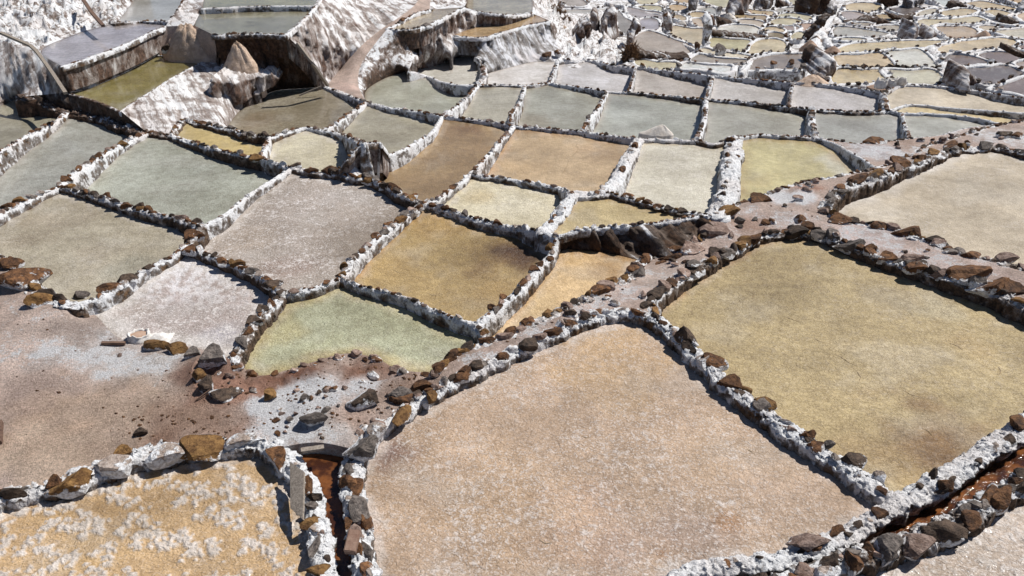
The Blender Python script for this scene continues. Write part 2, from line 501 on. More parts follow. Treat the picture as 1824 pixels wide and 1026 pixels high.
# dikes: (style, width in photo px, route).  style letter = build of the dike; '-' = only a boundary, nothing built
DIKES = [
    # left block
    ('s', 17, ['a1', (80, 226), (40, 246), (0, 268), (-60, 298)]),
    ('e', 34, ['k2', (80, 180, -0.5), 'a1', (170, 207), (215, 219), 'a2']),
    ('e', 26, ['a2', 'a3']),
    ('s', 20, ['a2', (230, 249), (190, 270), (160, 291), (128, 310), 'a4']),
    ('s', 22, ['a4', (60, 352), (20, 370), (-60, 402)]),
    ('r', 22, ['a4', (150, 343), (200, 358), (260, 376), (310, 386), 'a5']),
    ('r', 19, ['a3', (340, 252), (388, 266), (430, 276), 'a8']),
    ('s', 16, ['a8', 'a6']),
    ('w', 15, ['a6', (470, 329), (430, 356), (395, 384), 'a5']),
    ('R', 24, ['a5', 'a7']),
    ('s', 20, ['a7', (300, 459), (262, 478), (225, 502), (185, 524), 'b6']),
    ('r', 26, ['a7', (365, 451), (405, 466), (440, 480), (478, 502), 'b1']),
    ('R', 22, ['a6', (560, 306), 's1', (635, 317), 'c5']),
    ('R', 22, ['c5', (695, 336), (725, 350), 'b3']),
    ('r', 20, ['a3', (325, 215), (360, 220), 'm3', (440, 238), 'a9']),
    ('s', 15, ['a9', 'a8']),
    ('s', 14, ['a9', (512, 235), 'c1', 'c2']),
    ('s', 16, ['c2', (612, 241), 's2']),
    ('s', 13, ['c2', (595, 221), (620, 203), 'c3']),
    ('s', 22, ['b2', (560, 512), 'b1']),
    ('r', 28, ['b1', (478, 548), (452, 572), (432, 603), 'b5']),
    ('s', 24, ['b3', (724, 382), (700, 401), (668, 427), (640, 450), (616, 478), 'b2']),
    ('s', 19, ['b2', (645, 509), (685, 518), (732, 533), (775, 552), (815, 567), 'b4']),
    # middle block
    ('w', 13, ['c4', (770, 233), (742, 252), (715, 267), 's3']),
    ('s', 17, ['d2', (818, 326), (792, 344), (770, 357), 'b3']),
    ('s', 15, ['d1', (890, 252), (862, 284), 'd2']),
    ('s', 17, ['d2', (880, 314), (950, 325), (1000, 335), 'd6']),
    ('w', 34, ['d6', 'd5']),
    ('w', 32, ['d6', (1003, 370, 0), (982, 394, 0), 'd7']),
    ('s', 20, ['b3', (792, 371), (830, 384), (880, 397), (925, 406), 'd7']),
    ('w', 24, ['d7', 'd7b']),
    ('w', 30, ['d3', (1116, 283), (1100, 315), 'd5']),
    ('r', 17, ['d5', (1110, 350, 0), (1160, 362, 0), (1215, 376, 0), 'd8']),
    ('s', 15, ['d7b', (1040, 407, 0.04), (1100, 402, 0.04), (1160, 397, 0.04), (1215, 388, 0.04), 'd8']),
    ('s', 26, ['d7b', (985, 445), (950, 488), (915, 523), (880, 552), 'b4']),
    ('s', 26, ['b4', 'f2']),
    ('W', 42, ['d9', (1303, 290), (1297, 340), 'd8']),
    ('R', 34, ['d8', (1262, 408), (1225, 440), 'f1', (1120, 492), (1080, 512), (1040, 533), (1000, 552), (950, 577), (905, 597), 'f2']),
    ('R', 30, ['f2', (832, 622), (800, 638), (779, 664)]),
    ('-', 0, [(779, 664), 'ap2', (705, 657), (680, 643), (625, 629), (560, 644), (520, 657), (455, 668), (430, 652), 'b5']),
    ('S', 36, ['g1', (665, 765), (705, 733), (750, 705), (800, 679), (850, 653), (900, 629), (950, 605), (1000, 583), (1050, 563), (1110, 553), 'g2']),
    ('R', 32, ['g2', (1162, 532), (1200, 502), (1258, 468), (1308, 442), (1350, 422), (1400, 413), (1470, 419), (1530, 443), (1600, 466), (1680, 489), (1740, 508), (1884, 560)]),
    ('S', 44, ['g2', (1215, 602), (1258, 648), (1308, 692), (1358, 730), (1427, 777), (1486, 816), (1545, 852), 'g3']),
    ('R', 30, [(1884, 492), (1750, 460), (1700, 450), (1655, 432), (1600, 411), (1540, 400), (1492, 390), (1470, 368), (1488, 344), (1530, 326), (1570, 314), (1600, 300), (1650, 284), (1700, 268), (1760, 262), (1884, 280)]),
    ('s', 17, ['d8', 'h1', (1350, 352), (1427, 326), (1491, 314), 'e3', (1617, 279), 'x10', (1700, 245), (1745, 232), 'x8', (1884, 209)]),
    # upper rows
    ('s', 13, ['c01', (612, 166), 'c3']),
    ('s', 13, ['c3', (690, 191), (735, 197), 'c4']),
    ('s', 11, ['c4', (840, 212), (880, 217), 'd1']),
    ('s', 11, ['d1', (970, 228), 'd4']),
    ('s', 12, ['d4', (1080, 240), 'd3']),
    ('w', 14, ['d3', (1190, 249), 'e1']),
    ('r', 14, ['e1', (1275, 255), 'd9']),
    ('s', 12, ['n2', (828, 176), 'c4']),
    ('w', 10, ['n1', (760, 134), (790, 146), 'n2']),
    ('s', 15, ['n2', (859, 141), 'w1', (858, 116), 'n4']),
    ('r', 9, ['n2', (895, 151), 'n5']),
    ('r', 9, ['n5', 'w7']),
    ('s', 9, ['w7', (1030, 155), 'n6']),
    ('s', 9, ['n6', 'w8']),
    ('r', 10, ['w8', (1180, 169), 'w9']),
    ('r', 10, ['w9', (1320, 181), 'w10']),
    ('r', 10, ['w10', (1425, 192), 'w11']),
    ('r', 12, ['w11', (1520, 199), 'x6']),
    ('s', 9, ['x6', 'x7']),
    ('w', 9, ['x7', (1680, 203), (1740, 210), 'x8']),
    ('w', 8, ['x6', (1610, 187), (1700, 192), (1884, 203)]),
    ('s', 11, ['n5', (926, 180), (908, 208), 'd1']),
    ('s', 13, ['n6', (1066, 190), (1048, 213), 'd4']),
    ('s', 9, ['w2', (985, 130), 'w7']),
    ('s', 9, ['w3', (1126, 142), 'w8']),
    ('s', 10, ['w4', (1263, 155), 'w9']),
    ('s', 9, ['w5', (1408, 168), 'w10']),
    ('s', 18, ['w6', (1577, 180), 'x6']),
    ('s', 14, ['w9', (1256, 205), 'e1']),
    ('s', 20, ['w11', (1446, 220), 'e2']),
    ('s', 11, ['x7', (1612, 225), 'x9']),
    ('s', 11, ['w2', (1019, 109), (1040, 107), (1070, 111), (1090, 116), 'w3']),
    ('s', 9, ['w3', (1200, 127), 'w4']),
    ('s', 9, ['w4', (1330, 140), 'w5']),
    ('s', 9, ['w5', (1480, 151), (1530, 157), 'w6']),
    ('s', 9, ['w6', (1600, 153), (1650, 152), (1690, 155), (1740, 161), (1775, 168), (1884, 177)]),
    ('s', 11, ['d9', (1345, 240), (1400, 242), 'e2']),
    ('w', 11, ['e2', (1490, 256), (1530, 279), 'e3']),
    ('r', 12, ['e2', (1530, 256), 'x9']),
    ('w', 9, ['x9', (1680, 240), (1720, 229), 'x8']),
    ('-', 0, ['x9', 'x10']),
    # upper left terraces
    ('w', 8, ['z1', (400, 13, 0.50), (450, 11, 0.50), 'z3']),
    ('e', 9, ['q0', (165, 178, -0.35), 'q1']),
    ('t', 9, ['q1', (255, 172, -0.35), (300, 143, -0.35), 'r1']),
    ('t', 9, ['g0', (160, 102, 0.25), (200, 87, 0.25), (240, 71, 0.25), (270, 56, 0.25), 't1']),
    ('r', 9, ['g4', (250, 38, 0.25), 'g5']),
    ('t', 9, ['g5', (318, 15, .45), (346, -40, .45)]),
    ('r', 9, ['t2', (330, 97, -0.35), 'r1']),
    ('r', 12, ['y1', (455, 60, 0.40), 'x1']),
    ('t', 10, ['x1', (545, 30, 0.50), 'z3', (592, -40, 0.50)]),
    ('-', 0, ['z2', 'y1']), ('-', 0, ['z1', 'z2']), ('-', 0, ['z2', 't1']), ('-', 0, ['z1', (370, -40, 0.50)]),
    ('-', 0, ['t1', 'g5']), ('-', 0, ['t1', 't2']), ('-', 0, ['r1', 'r2']), ('-', 0, ['r2', 'y1']),
    ('-', 0, ['t2', (240, 120, -0.35), (200, 140, -0.35), (150, 160, -0.35), 'q0']),
    ('-', 0, ['g0', 'p0', (120, 66, 0.25), (180, 47, 0.25), 'g4', (228, 15, 0.65), (258, -40, 0.80)]),
    ('-', 0, ['g0', 'q0']), ('-', 0, ['q1', 'a2']), ('-', 0, ['q0', 'k2']),
    ('-', 0, ['p0', (35, 84, 0.25), (0, 70, 0.25), (-60, 58, 0.25)]),
    ('-', 0, ['k2', (0, 188), (-60, 202)]),
    ('-', 0, ['r2', (425, 150, -.45), 'c0']),
    ('-', 0, ['c0', (430, 194), 'm3']),
    ('-', 0, ['c0', (490, 162), (530, 158), 'c01']),
    ('-', 0, ['x1', (530, 82, 0.15), (560, 122, -.45), 'c01']),
    ('-', 0, ['c01', (605, 125, -0.95), (640, 85, -.45), (675, 55, -0.30), (715, 28, -0.10), (742, 5, 0.00), (762, -40, 0.00)]),
    ('-', 0, ['c3', (638, 150, -1.00), (642, 118, -0.80), (665, 82, -0.50), 'v0']),
    ('-', 0, ['c3', (650, 165), (680, 142, -0.97), 'n1']),
    ('r', 10, ['v0', (718, 53, -0.20), 'v1']),
    ('t', 9, ['v1', (780, 36, -0.20), 'v2']),
    ('s', 9, ['v0', (712, 40, -0.20), (735, 26, -0.15), 'v4']),
    ('-', 0, ['v4', 'v2']), ('-', 0, ['v4', (772, -40, 0.00)]),
    ('-', 0, ['v2', (832, 4, -0.20), (842, -40, -0.20)]),
    ('s', 8, ['v2', (850, 20, -0.40), (900, 26, -0.50), 'u4']),
    ('-', 0, ['u4', (949, 8, -0.70), (938, -40, -0.70)]),
    ('-', 0, ['u4', (900, 34, -0.80), (868, 43, -0.80), (832, 53, -0.80), 'u1']),
    ('-', 0, ['u4', (970, 33, -0.80), 'u2']),
    ('t', 10, ['u1', (850, 67, -0.80), (870, 65, -0.80), (900, 56, -0.80), (935, 46, -0.80), 'u2']),
    ('-', 0, ['u1', 'n3', (765, 120), 'n1']), ('-', 0, ['n3', 'n4']),
    ('-', 0, ['v1', (742, 90, -0.90), 'n1']),
    ('-', 0, ['w1', (912, 119, -1.3), (950, 110, -1.45), 'w2', (990, 70, -1.50), 'u2']),
    ('-', 0, ['w3', (1125, 92), (1101, 66), (1100, 19), (1000, 19), (985, -40)]),
    # small lit wall between the cream pan and the brown pan
    ('r', 12, ['s1', (618, 284, 0), 's2', 's2b']),
    ('w', 12, ['s2b', 's3']), ('-', 0, ['s3', (675, 302), 'c5']), 
    # dark wall under the narrow sand pan
    ('-', 0, ['d7b', (1010, 441, -0.30), (1060, 447, -0.30), (1110, 456, -0.28), 'f1']),
    # near ground
    ('r', 34, ['b6', (85, 532), (60, 512), (30, 485), (0, 464), (-60, 430)]),
    ('-', 0, ['b6', (170, 562), (205, 598), (240, 612), (300, 612), (360, 622), 'b5']),
    ('-', 0, ['b5', (350, 640), (342, 680), (380, 710), 'ap1', (540, 692), (640, 690), 'ap2']),
    ('-', 0, ['ap1', (482, 760), 'k1']),
    ('B', 52, [(-60, 902), (0, 884), (60, 868), (110, 856), (165, 838), (215, 820), (262, 806), (330, 797), (400, 788), (455, 784), 'k1']),
    ('W', 58, ['k1', (526, 832), (555, 875), (566, 930), (575, 985), (582, 1086)]),
    ('-', 0, ['k1', (565, 788), 'g1']),
    ('S', 58, ['g1', (623, 850), (633, 920), (644, 990), (654, 1086)]),
    ('W', 54, [(1110, 1086), (1180, 1042), (1230, 1017), (1310, 1002), (1400, 990), (1480, 962), (1545, 930), 'g3', (1660, 863), (1720, 826), (1790, 779), (1884, 722)]),
    ('D', 60, [(1316, 1086), (1390, 1039), (1486, 1001), (1577, 976), (1636, 956), (1696, 932), (1756, 894), (1884, 830)]),
]
# style -> crust material, height over the water (m), stone chance, stone palette, relative stone size
STY = {
    's': ('c_salt', .085, 1.0, ('s_salt', 's_salt', 's_rust', 's_rust', 's_rust', 's_dark', 's_grey', 's_pink'), 1.05),
    'w': ('c_white', .085, .35, ('s_salt', 's_salt', 's_rust'), .8),
    't': ('c_salt', .05, .8, ('s_rust', 's_dark', 's_salt', 's_rust'), .8),
    'r': ('c_rock', .09, 1.0, ('s_rust', 's_rust', 's_dark', 's_dark', 's_grey', 's_salt', 's_ochre'), .95),
    'R': ('c_rock', .10, 1.0, ('s_rust', 's_dark', 's_pink', 's_rust', 's_grey', 's_dark', 's_ochre'), 1.1),
    'e': ('c_earth', .14, .4, ('s_rust', 's_dark', 's_dark'), .7),
    'W': ('c_white', .15, .4, ('s_salt', 's_rust', 's_dark', 's_salt'), .75),
    'S': ('c_salt', .13, .95, ('s_rust', 's_dark', 's_salt', 's_grey', 's_rust', 's_pink'), .9),
    'B': ('c_salt', .15, .6, ('s_ochre', 's_rust', 's_salt', 's_grey'), .7),
    'D': ('c_rock', .15, .95, ('s_dark', 's_grey', 's_rust', 's_pink', 's_dark'), 1.0),
}
DENSE = {'s': 1, 'r': 1, 'R': 1}

# surfaces found between the dikes: seed point, kind, colour (as the sunlit photo shows it), options, short name
# pan options: z, speck, crack, wet, rim colour, rim width (m), spots [(x, y, radius px, colour, strength)]
PANS = [
    (1080, 800, (190, 165, 141), dict(speck=.62, crack=.45, wet=.05, rim=(205, 178, 160), spots=[(1100, 625, 140, (212, 180, 138), .7), (695, 800, 65, (132, 104, 96), .95), (1240, 960, 90, (170, 150, 140), .5), (1120, 985, 90, (150, 135, 130), .4), (900, 870, 150, (205, 175, 142), .5), (1050, 940, 120, (178, 148, 125), .5), (1430, 880, 120, (205, 180, 158), .6), (1090, 690, 90, (212, 184, 150), .5), (1300, 800, 110, (206, 178, 146), .4), (1290, 930, 30, (160, 115, 70), .6), (1180, 985, 20, (165, 115, 65), .6)]), 'large pinkish beige pan in the foreground'),
    (1520, 640, (190, 170, 125), dict(speck=.12, crack=1.0, wet=.12, rim=(170, 125, 70), rw=.10, spots=[(1665, 795, 125, (138, 104, 62), .9), (1560, 810, 80, (188, 160, 115), .5), (1660, 545, 60, (185, 178, 155), .5), (1260, 560, 80, (200, 182, 138), .4), (1740, 620, 60, (195, 165, 110), .4), (1640, 860, 40, (195, 165, 110), .6)]), 'large olive beige pan at right'),
    (1680, 370, (196, 182, 158), dict(speck=.25, crack=.45, wet=.05, rim=(232, 226, 218), rw=.22, spots=[(1550, 370, 70, (225, 216, 200), .6), (1700, 330, 120, (195, 182, 160), .4)]), 'pale beige pan at right edge'),
    (250, 930, (205, 173, 130), dict(speck=.22, crack=.1, wet=.25, clump=1, rim=(214, 180, 140), spots=[(150, 990, 100, (212, 178, 125), .4)]), 'ochre pan with white salt clumps'),
    (1790, 990, (196, 180, 165), dict(speck=.9, crack=.2, wet=.05, clump=2, rim=(190, 165, 150)), 'speckled pan in lower right corner'),
    (790, 480, (187, 161, 110), dict(speck=.05, crack=.8, wet=.35, rim=(188, 140, 72), rw=.10, spots=[(890, 520, 50, (160, 130, 82), .5), (780, 400, 70, (185, 150, 92), .5), (690, 480, 60, (192, 162, 108), .5), (780, 450, 60, (182, 158, 108), .4), (915, 452, 78, (128, 94, 58), .8), (922, 450, 58, (88, 60, 38), .9)]), 'ochre pan with brown blot'),
    (1000, 510, (214, 184, 138), dict(z=-.24, speck=.05, crack=.15, wet=.4, rim=(195, 150, 90), rw=.08, spots=[(1090, 480, 50, (165, 130, 85), .7), (1010, 465, 50, (200, 165, 115), .5), (960, 540, 50, (222, 196, 150), .5)]), 'sandy pan below the dark wall'),
    (640, 590, (183, 185, 156), dict(speck=.1, crack=.9, wet=.2, rim=(205, 190, 140), rw=.14, spots=[(480, 600, 60, (200, 190, 140), .6), (700, 570, 80, (178, 180, 148), .5), (590, 630, 60, (195, 196, 158), .4)]), 'pale green pan in the middle'),
    (540, 410, (172, 160, 149), dict(speck=.95, crack=.3, wet=.05, rim=(200, 190, 180), spots=[(500, 480, 60, (150, 130, 118), .7), (640, 350, 60, (176, 170, 165), .6), (440, 420, 60, (188, 172, 155), .5)]), 'speckled grey pink pan'),
    (330, 530, (186, 173, 168), dict(speck=.9, crack=.2, wet=.05, clump=3, rim=(222, 218, 214), rw=.2, spots=[(300, 580, 90, (180, 168, 162), .7), (200, 560, 60, (190, 178, 168), .6), (400, 600, 50, (196, 196, 205), .6)]), 'whitish pan with salt flakes'),
    (170, 430, (180, 172, 152), dict(speck=.2, crack=.6, wet=.35, rim=(190, 182, 165), spots=[(70, 400, 90, (172, 158, 138), .5), (170, 460, 60, (190, 176, 155), .4), (230, 480, 60, (165, 165, 152), .5)]), 'brownish grey pan at left'),
    (320, 320, (168, 171, 158), dict(speck=.15, crack=.75, wet=.35, rim=(190, 188, 175), spots=[(420, 290, 70, (160, 165, 155), .4)]), 'large grey green pan'),
    (110, 280, (163, 164, 156), dict(speck=.15, crack=.5, wet=.45, rim=(185, 180, 170)), 'grey pan beside the left edge'),
    (30, 215, (160, 155, 136), dict(speck=.05, crack=.4, wet=.5, rim=(190, 185, 170)), 'olive grey pan at far left'),
    (385, 246, (212, 190, 130), dict(speck=.05, crack=.2, wet=.4, rim=(220, 205, 160)), 'narrow yellow pan'),
    (545, 265, (210, 202, 174), dict(speck=.3, crack=.3, wet=.2, rim=(225, 218, 200)), 'cream pan beside the short wall'),
    (520, 195, (158, 148, 126), dict(speck=.05, crack=.3, wet=.75, rim=(175, 168, 150), spots=[(460, 215, 50, (150, 130, 105), .5)]), 'greyish brown pan below the shaded wall'),
    (680, 225, (162, 156, 136), dict(speck=.05, crack=.4, wet=.5, rim=(185, 178, 160)), 'olive grey pan in the middle'),
    (790, 275, (162, 136, 99), dict(speck=.05, crack=.35, wet=.35, rim=(185, 155, 110), rw=.15, spots=[(820, 230, 45, (128, 98, 66), .8), (760, 300, 50, (170, 145, 105), .5), (860, 260, 40, (150, 122, 86), .5)]), 'plain brown pan'),
    (980, 280, (197, 172, 136), dict(speck=.05, crack=.15, wet=.3, rim=(200, 160, 115), rw=.15, spots=[(1060, 270, 50, (190, 160, 125), .5), (930, 300, 50, (205, 175, 132), .5)]), 'plain tan pan'),
    (890, 355, (220, 211, 182), dict(speck=.2, crack=.15, wet=.25, rim=(228, 215, 180), spots=[(850, 350, 35, (222, 200, 150), .5), (940, 370, 35, (220, 205, 165), .4)]), 'cream white pan'),
    (1190, 305, (211, 206, 188), dict(speck=.5, crack=.3, wet=.2, rim=(212, 195, 155), rw=.12), 'whitish pan left of the thick dike'),
    (1110, 375, (206, 187, 140), dict(z=-.07, speck=.05, crack=.15, wet=.3, rim=(195, 155, 90), rw=.1), 'narrow sand coloured pan above the dark wall'),
    (1400, 295, (206, 194, 140), dict(speck=.05, crack=.1, wet=.6, rim=(190, 160, 105), rw=.2, spots=[(1500, 290, 55, (225, 222, 205), .8), (1350, 320, 45, (195, 175, 120), .5)]), 'pale yellow pan'),
    (745, 165, (164, 165, 150), dict(speck=.1, crack=.5, wet=.5, rim=(190, 185, 170)), 'grey green pan below the salty slope'),
    (815, 128, (214, 211, 201), dict(speck=.2, crack=.1, wet=.35, rim=(225, 222, 215)), 'small whitish pan under the tan basin wall'),
    (925, 132, (222, 219, 217), dict(speck=.4, crack=.1, wet=.1, rim=(230, 228, 226)), 'white pan at the foot of the streaked wall'),
    (860, 185, (172, 167, 150), dict(speck=.05, crack=.3, wet=.5, rim=(190, 182, 165)), 'small taupe grey pan'),
    (990, 190, (165, 164, 150), dict(speck=.05, crack=.4, wet=.5, rim=(185, 180, 165), spots=[(950, 215, 40, (178, 165, 140), .5)]), 'grey pan below two white ones'),
    (1060, 132, (198, 196, 198), dict(speck=.5, crack=.1, wet=.1, rim=(215, 212, 212), spots=[(1060, 145, 40, (225, 224, 228), .6)]), 'lilac white pan'),
    (1190, 148, (180, 172, 164), dict(speck=.3, crack=.2, wet=.2, rim=(210, 205, 200)), 'pinkish grey pan'),
    (1150, 205, (166, 167, 156), dict(speck=.05, crack=.3, wet=.55, rim=(190, 182, 170)), 'grey pan behind the salt heap'),
    (1335, 160, (190, 186, 184), dict(speck=.7, crack=.1, wet=.1, rim=(210, 206, 204)), 'speckled lilac grey pan'),
    (1350, 212, (166, 164, 151), dict(speck=.05, crack=.3, wet=.5, rim=(185, 180, 165)), 'grey pan above the yellow one'),
    (1490, 175, (186, 182, 182), dict(speck=.7, crack=.1, wet=.1, rim=(208, 204, 204)), 'speckled pan before the beige heap'),
    (1530, 225, (166, 166, 158), dict(speck=.05, crack=.3, wet=.5, rim=(185, 182, 175)), 'grey pan above the stony platform'),
    (1690, 222, (176, 176, 165), dict(speck=.05, crack=.3, wet=.45, rim=(190, 188, 178)), 'wedge shaped grey pan'),
    (1700, 175, (204, 191, 168), dict(speck=.05, crack=.3, wet=.25, rim=(215, 205, 185)), 'long beige pan at right'),
    (1750, 200, (214, 194, 146), dict(speck=.02, crack=.1, wet=.3, rim=(220, 205, 165)), 'thin yellow strip pan at right'),
    (220, 160, (150, 140, 86), dict(speck=0, crack=.1, wet=1, rim=(170, 155, 105), rw=.1), 'deep olive pan between two walls'),
    (180, 80, (182, 177, 181), dict(speck=.05, crack=.1, wet=.8, rim=(200, 196, 200)), 'lilac grey pan above the olive one'),
    (265, 18, (192, 192, 188), dict(speck=.1, crack=.1, wet=.6, rim=(205, 205, 205)), 'pale grey pan at top left'),
    (440, 38, (162, 158, 134), dict(speck=0, crack=.1, wet=.9, rim=(180, 172, 145)), 'olive grey terrace pan'),
    (460, -5, (172, 162, 118), dict(speck=0, crack=.1, wet=.9, rim=(190, 180, 140)), 'yellowish pan cut by the top edge'),
    (765, 32, (202, 184, 150), dict(speck=0, crack=.1, wet=.8, rim=(215, 195, 160)), 'sandy basin beside the path'),
    (890, 48, (206, 178, 138), dict(speck=0, crack=.1, wet=.8, rim=(215, 180, 130), rw=.3), 'tan basin above the streaked wall'),
    (890, 10, (186, 176, 152), dict(speck=0, crack=.1, wet=.7, rim=(200, 190, 170)), 'grey beige basin at the top'),
]
# other surfaces: seed, kind of mesh, material, rough relief (m), name, label/category (None = part of the setting)
SURF = [
    (585, 900, 'water', 'channel', 0, 'narrow_channel_water', None, None, 'the narrow brown channel'),
    (1560, 955, 'water', 'channel', 0, 'channel_water', None, None, 'the wide brown channel'),
    (220, 680, 'ground', 'earth', .02, 'trodden_ground', None, None, 'the trodden ground'),
    (550, 670, 'ground', 'brown', .14, 'brown_mound', None, None, 'the brown mound'),
    (1000, 565, 'ground', 'pinkpath', .055, 'stony_path', None, None, 'the stony path'),
    (1545, 270, 'ground', 'rubble', .04, 'salty_platform', None, None, 'the stony platform'),
    (1720, 236, 'ground', 'rubble', .04, 'salty_verge', None, None, 'the salty verge'),
    (100, 30, 'ground', 'slope_rock', .30, 'rocky_slope', None, None, 'the rocky slope'),
    (30, 130, 'wall', 'wall_lit', .07, 'terrace_wall', 'salt streaked terrace wall with dark corner at the left edge', 'terrace wall', 'the left edge wall'),
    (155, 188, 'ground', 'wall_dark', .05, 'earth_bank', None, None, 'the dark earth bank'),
    (380, 170, 'wall', 'wall_lit', .07, 'terrace_wall', 'broad white streaked terrace wall below the deep olive pan', 'terrace wall', 'the wall below the olive pan'),
    (180, 115, 'wall', 'wall_lit', .05, 'terrace_wall', 'white fluted terrace wall between lilac grey pan and olive pan', 'terrace wall', 'the white fluted wall'),
    (335, 72, 'ground', 'rubble', .04, 'salty_ledge', None, None, 'the salty ledge'),
    (335, 20, 'ground', 'wall_lit', .06, 'salty_ramp', None, None, 'the salty ramp'),
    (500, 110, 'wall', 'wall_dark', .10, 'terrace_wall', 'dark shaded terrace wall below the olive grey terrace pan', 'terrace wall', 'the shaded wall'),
    (600, 60, 'wall', 'wall_lit', .10, 'terrace_wall', 'tall rough white terrace wall rising left of the narrow path', 'terrace wall', 'the tall white wall'),
    (640, 100, 'ground', 'pinkpath', .02, 'hillside_path', None, None, 'the hillside path'),
    (700, 100, 'ground', 'slope_rock', .18, 'grey_mound', None, None, 'the grey mound'),
    (770, 90, 'wall', 'wall_lit', .09, 'terrace_wall', 'knobbly salt streaked wall between sandy basin and tan basin', 'terrace wall', 'the knobbly wall'),
    (900, 90, 'wall', 'wall_grey', .07, 'terrace_wall', 'grey fluted terrace wall with white drips below the tan basin', 'terrace wall', 'the fluted grey wall'),
    (800, -5, 'ground', 'slope_rock', .16, 'upper_bank', None, None, 'the upper bank'),
    (1030, 60, 'ground', 'slope_rock', .34, 'rubble_slope', None, None, 'the rubble slope'),
    (655, 290, 'wall', 'wall_lit', .03, 'terrace_wall', 'short white fluted wall rising beside the cream pan', 'terrace wall', 'the short fluted wall'),
    (1150, 430, 'wall', 'wall_dark', .13, 'terrace_wall', 'dark brown shaded wall dropping below the narrow sand coloured pan', 'terrace wall', 'the dark wall'),
]

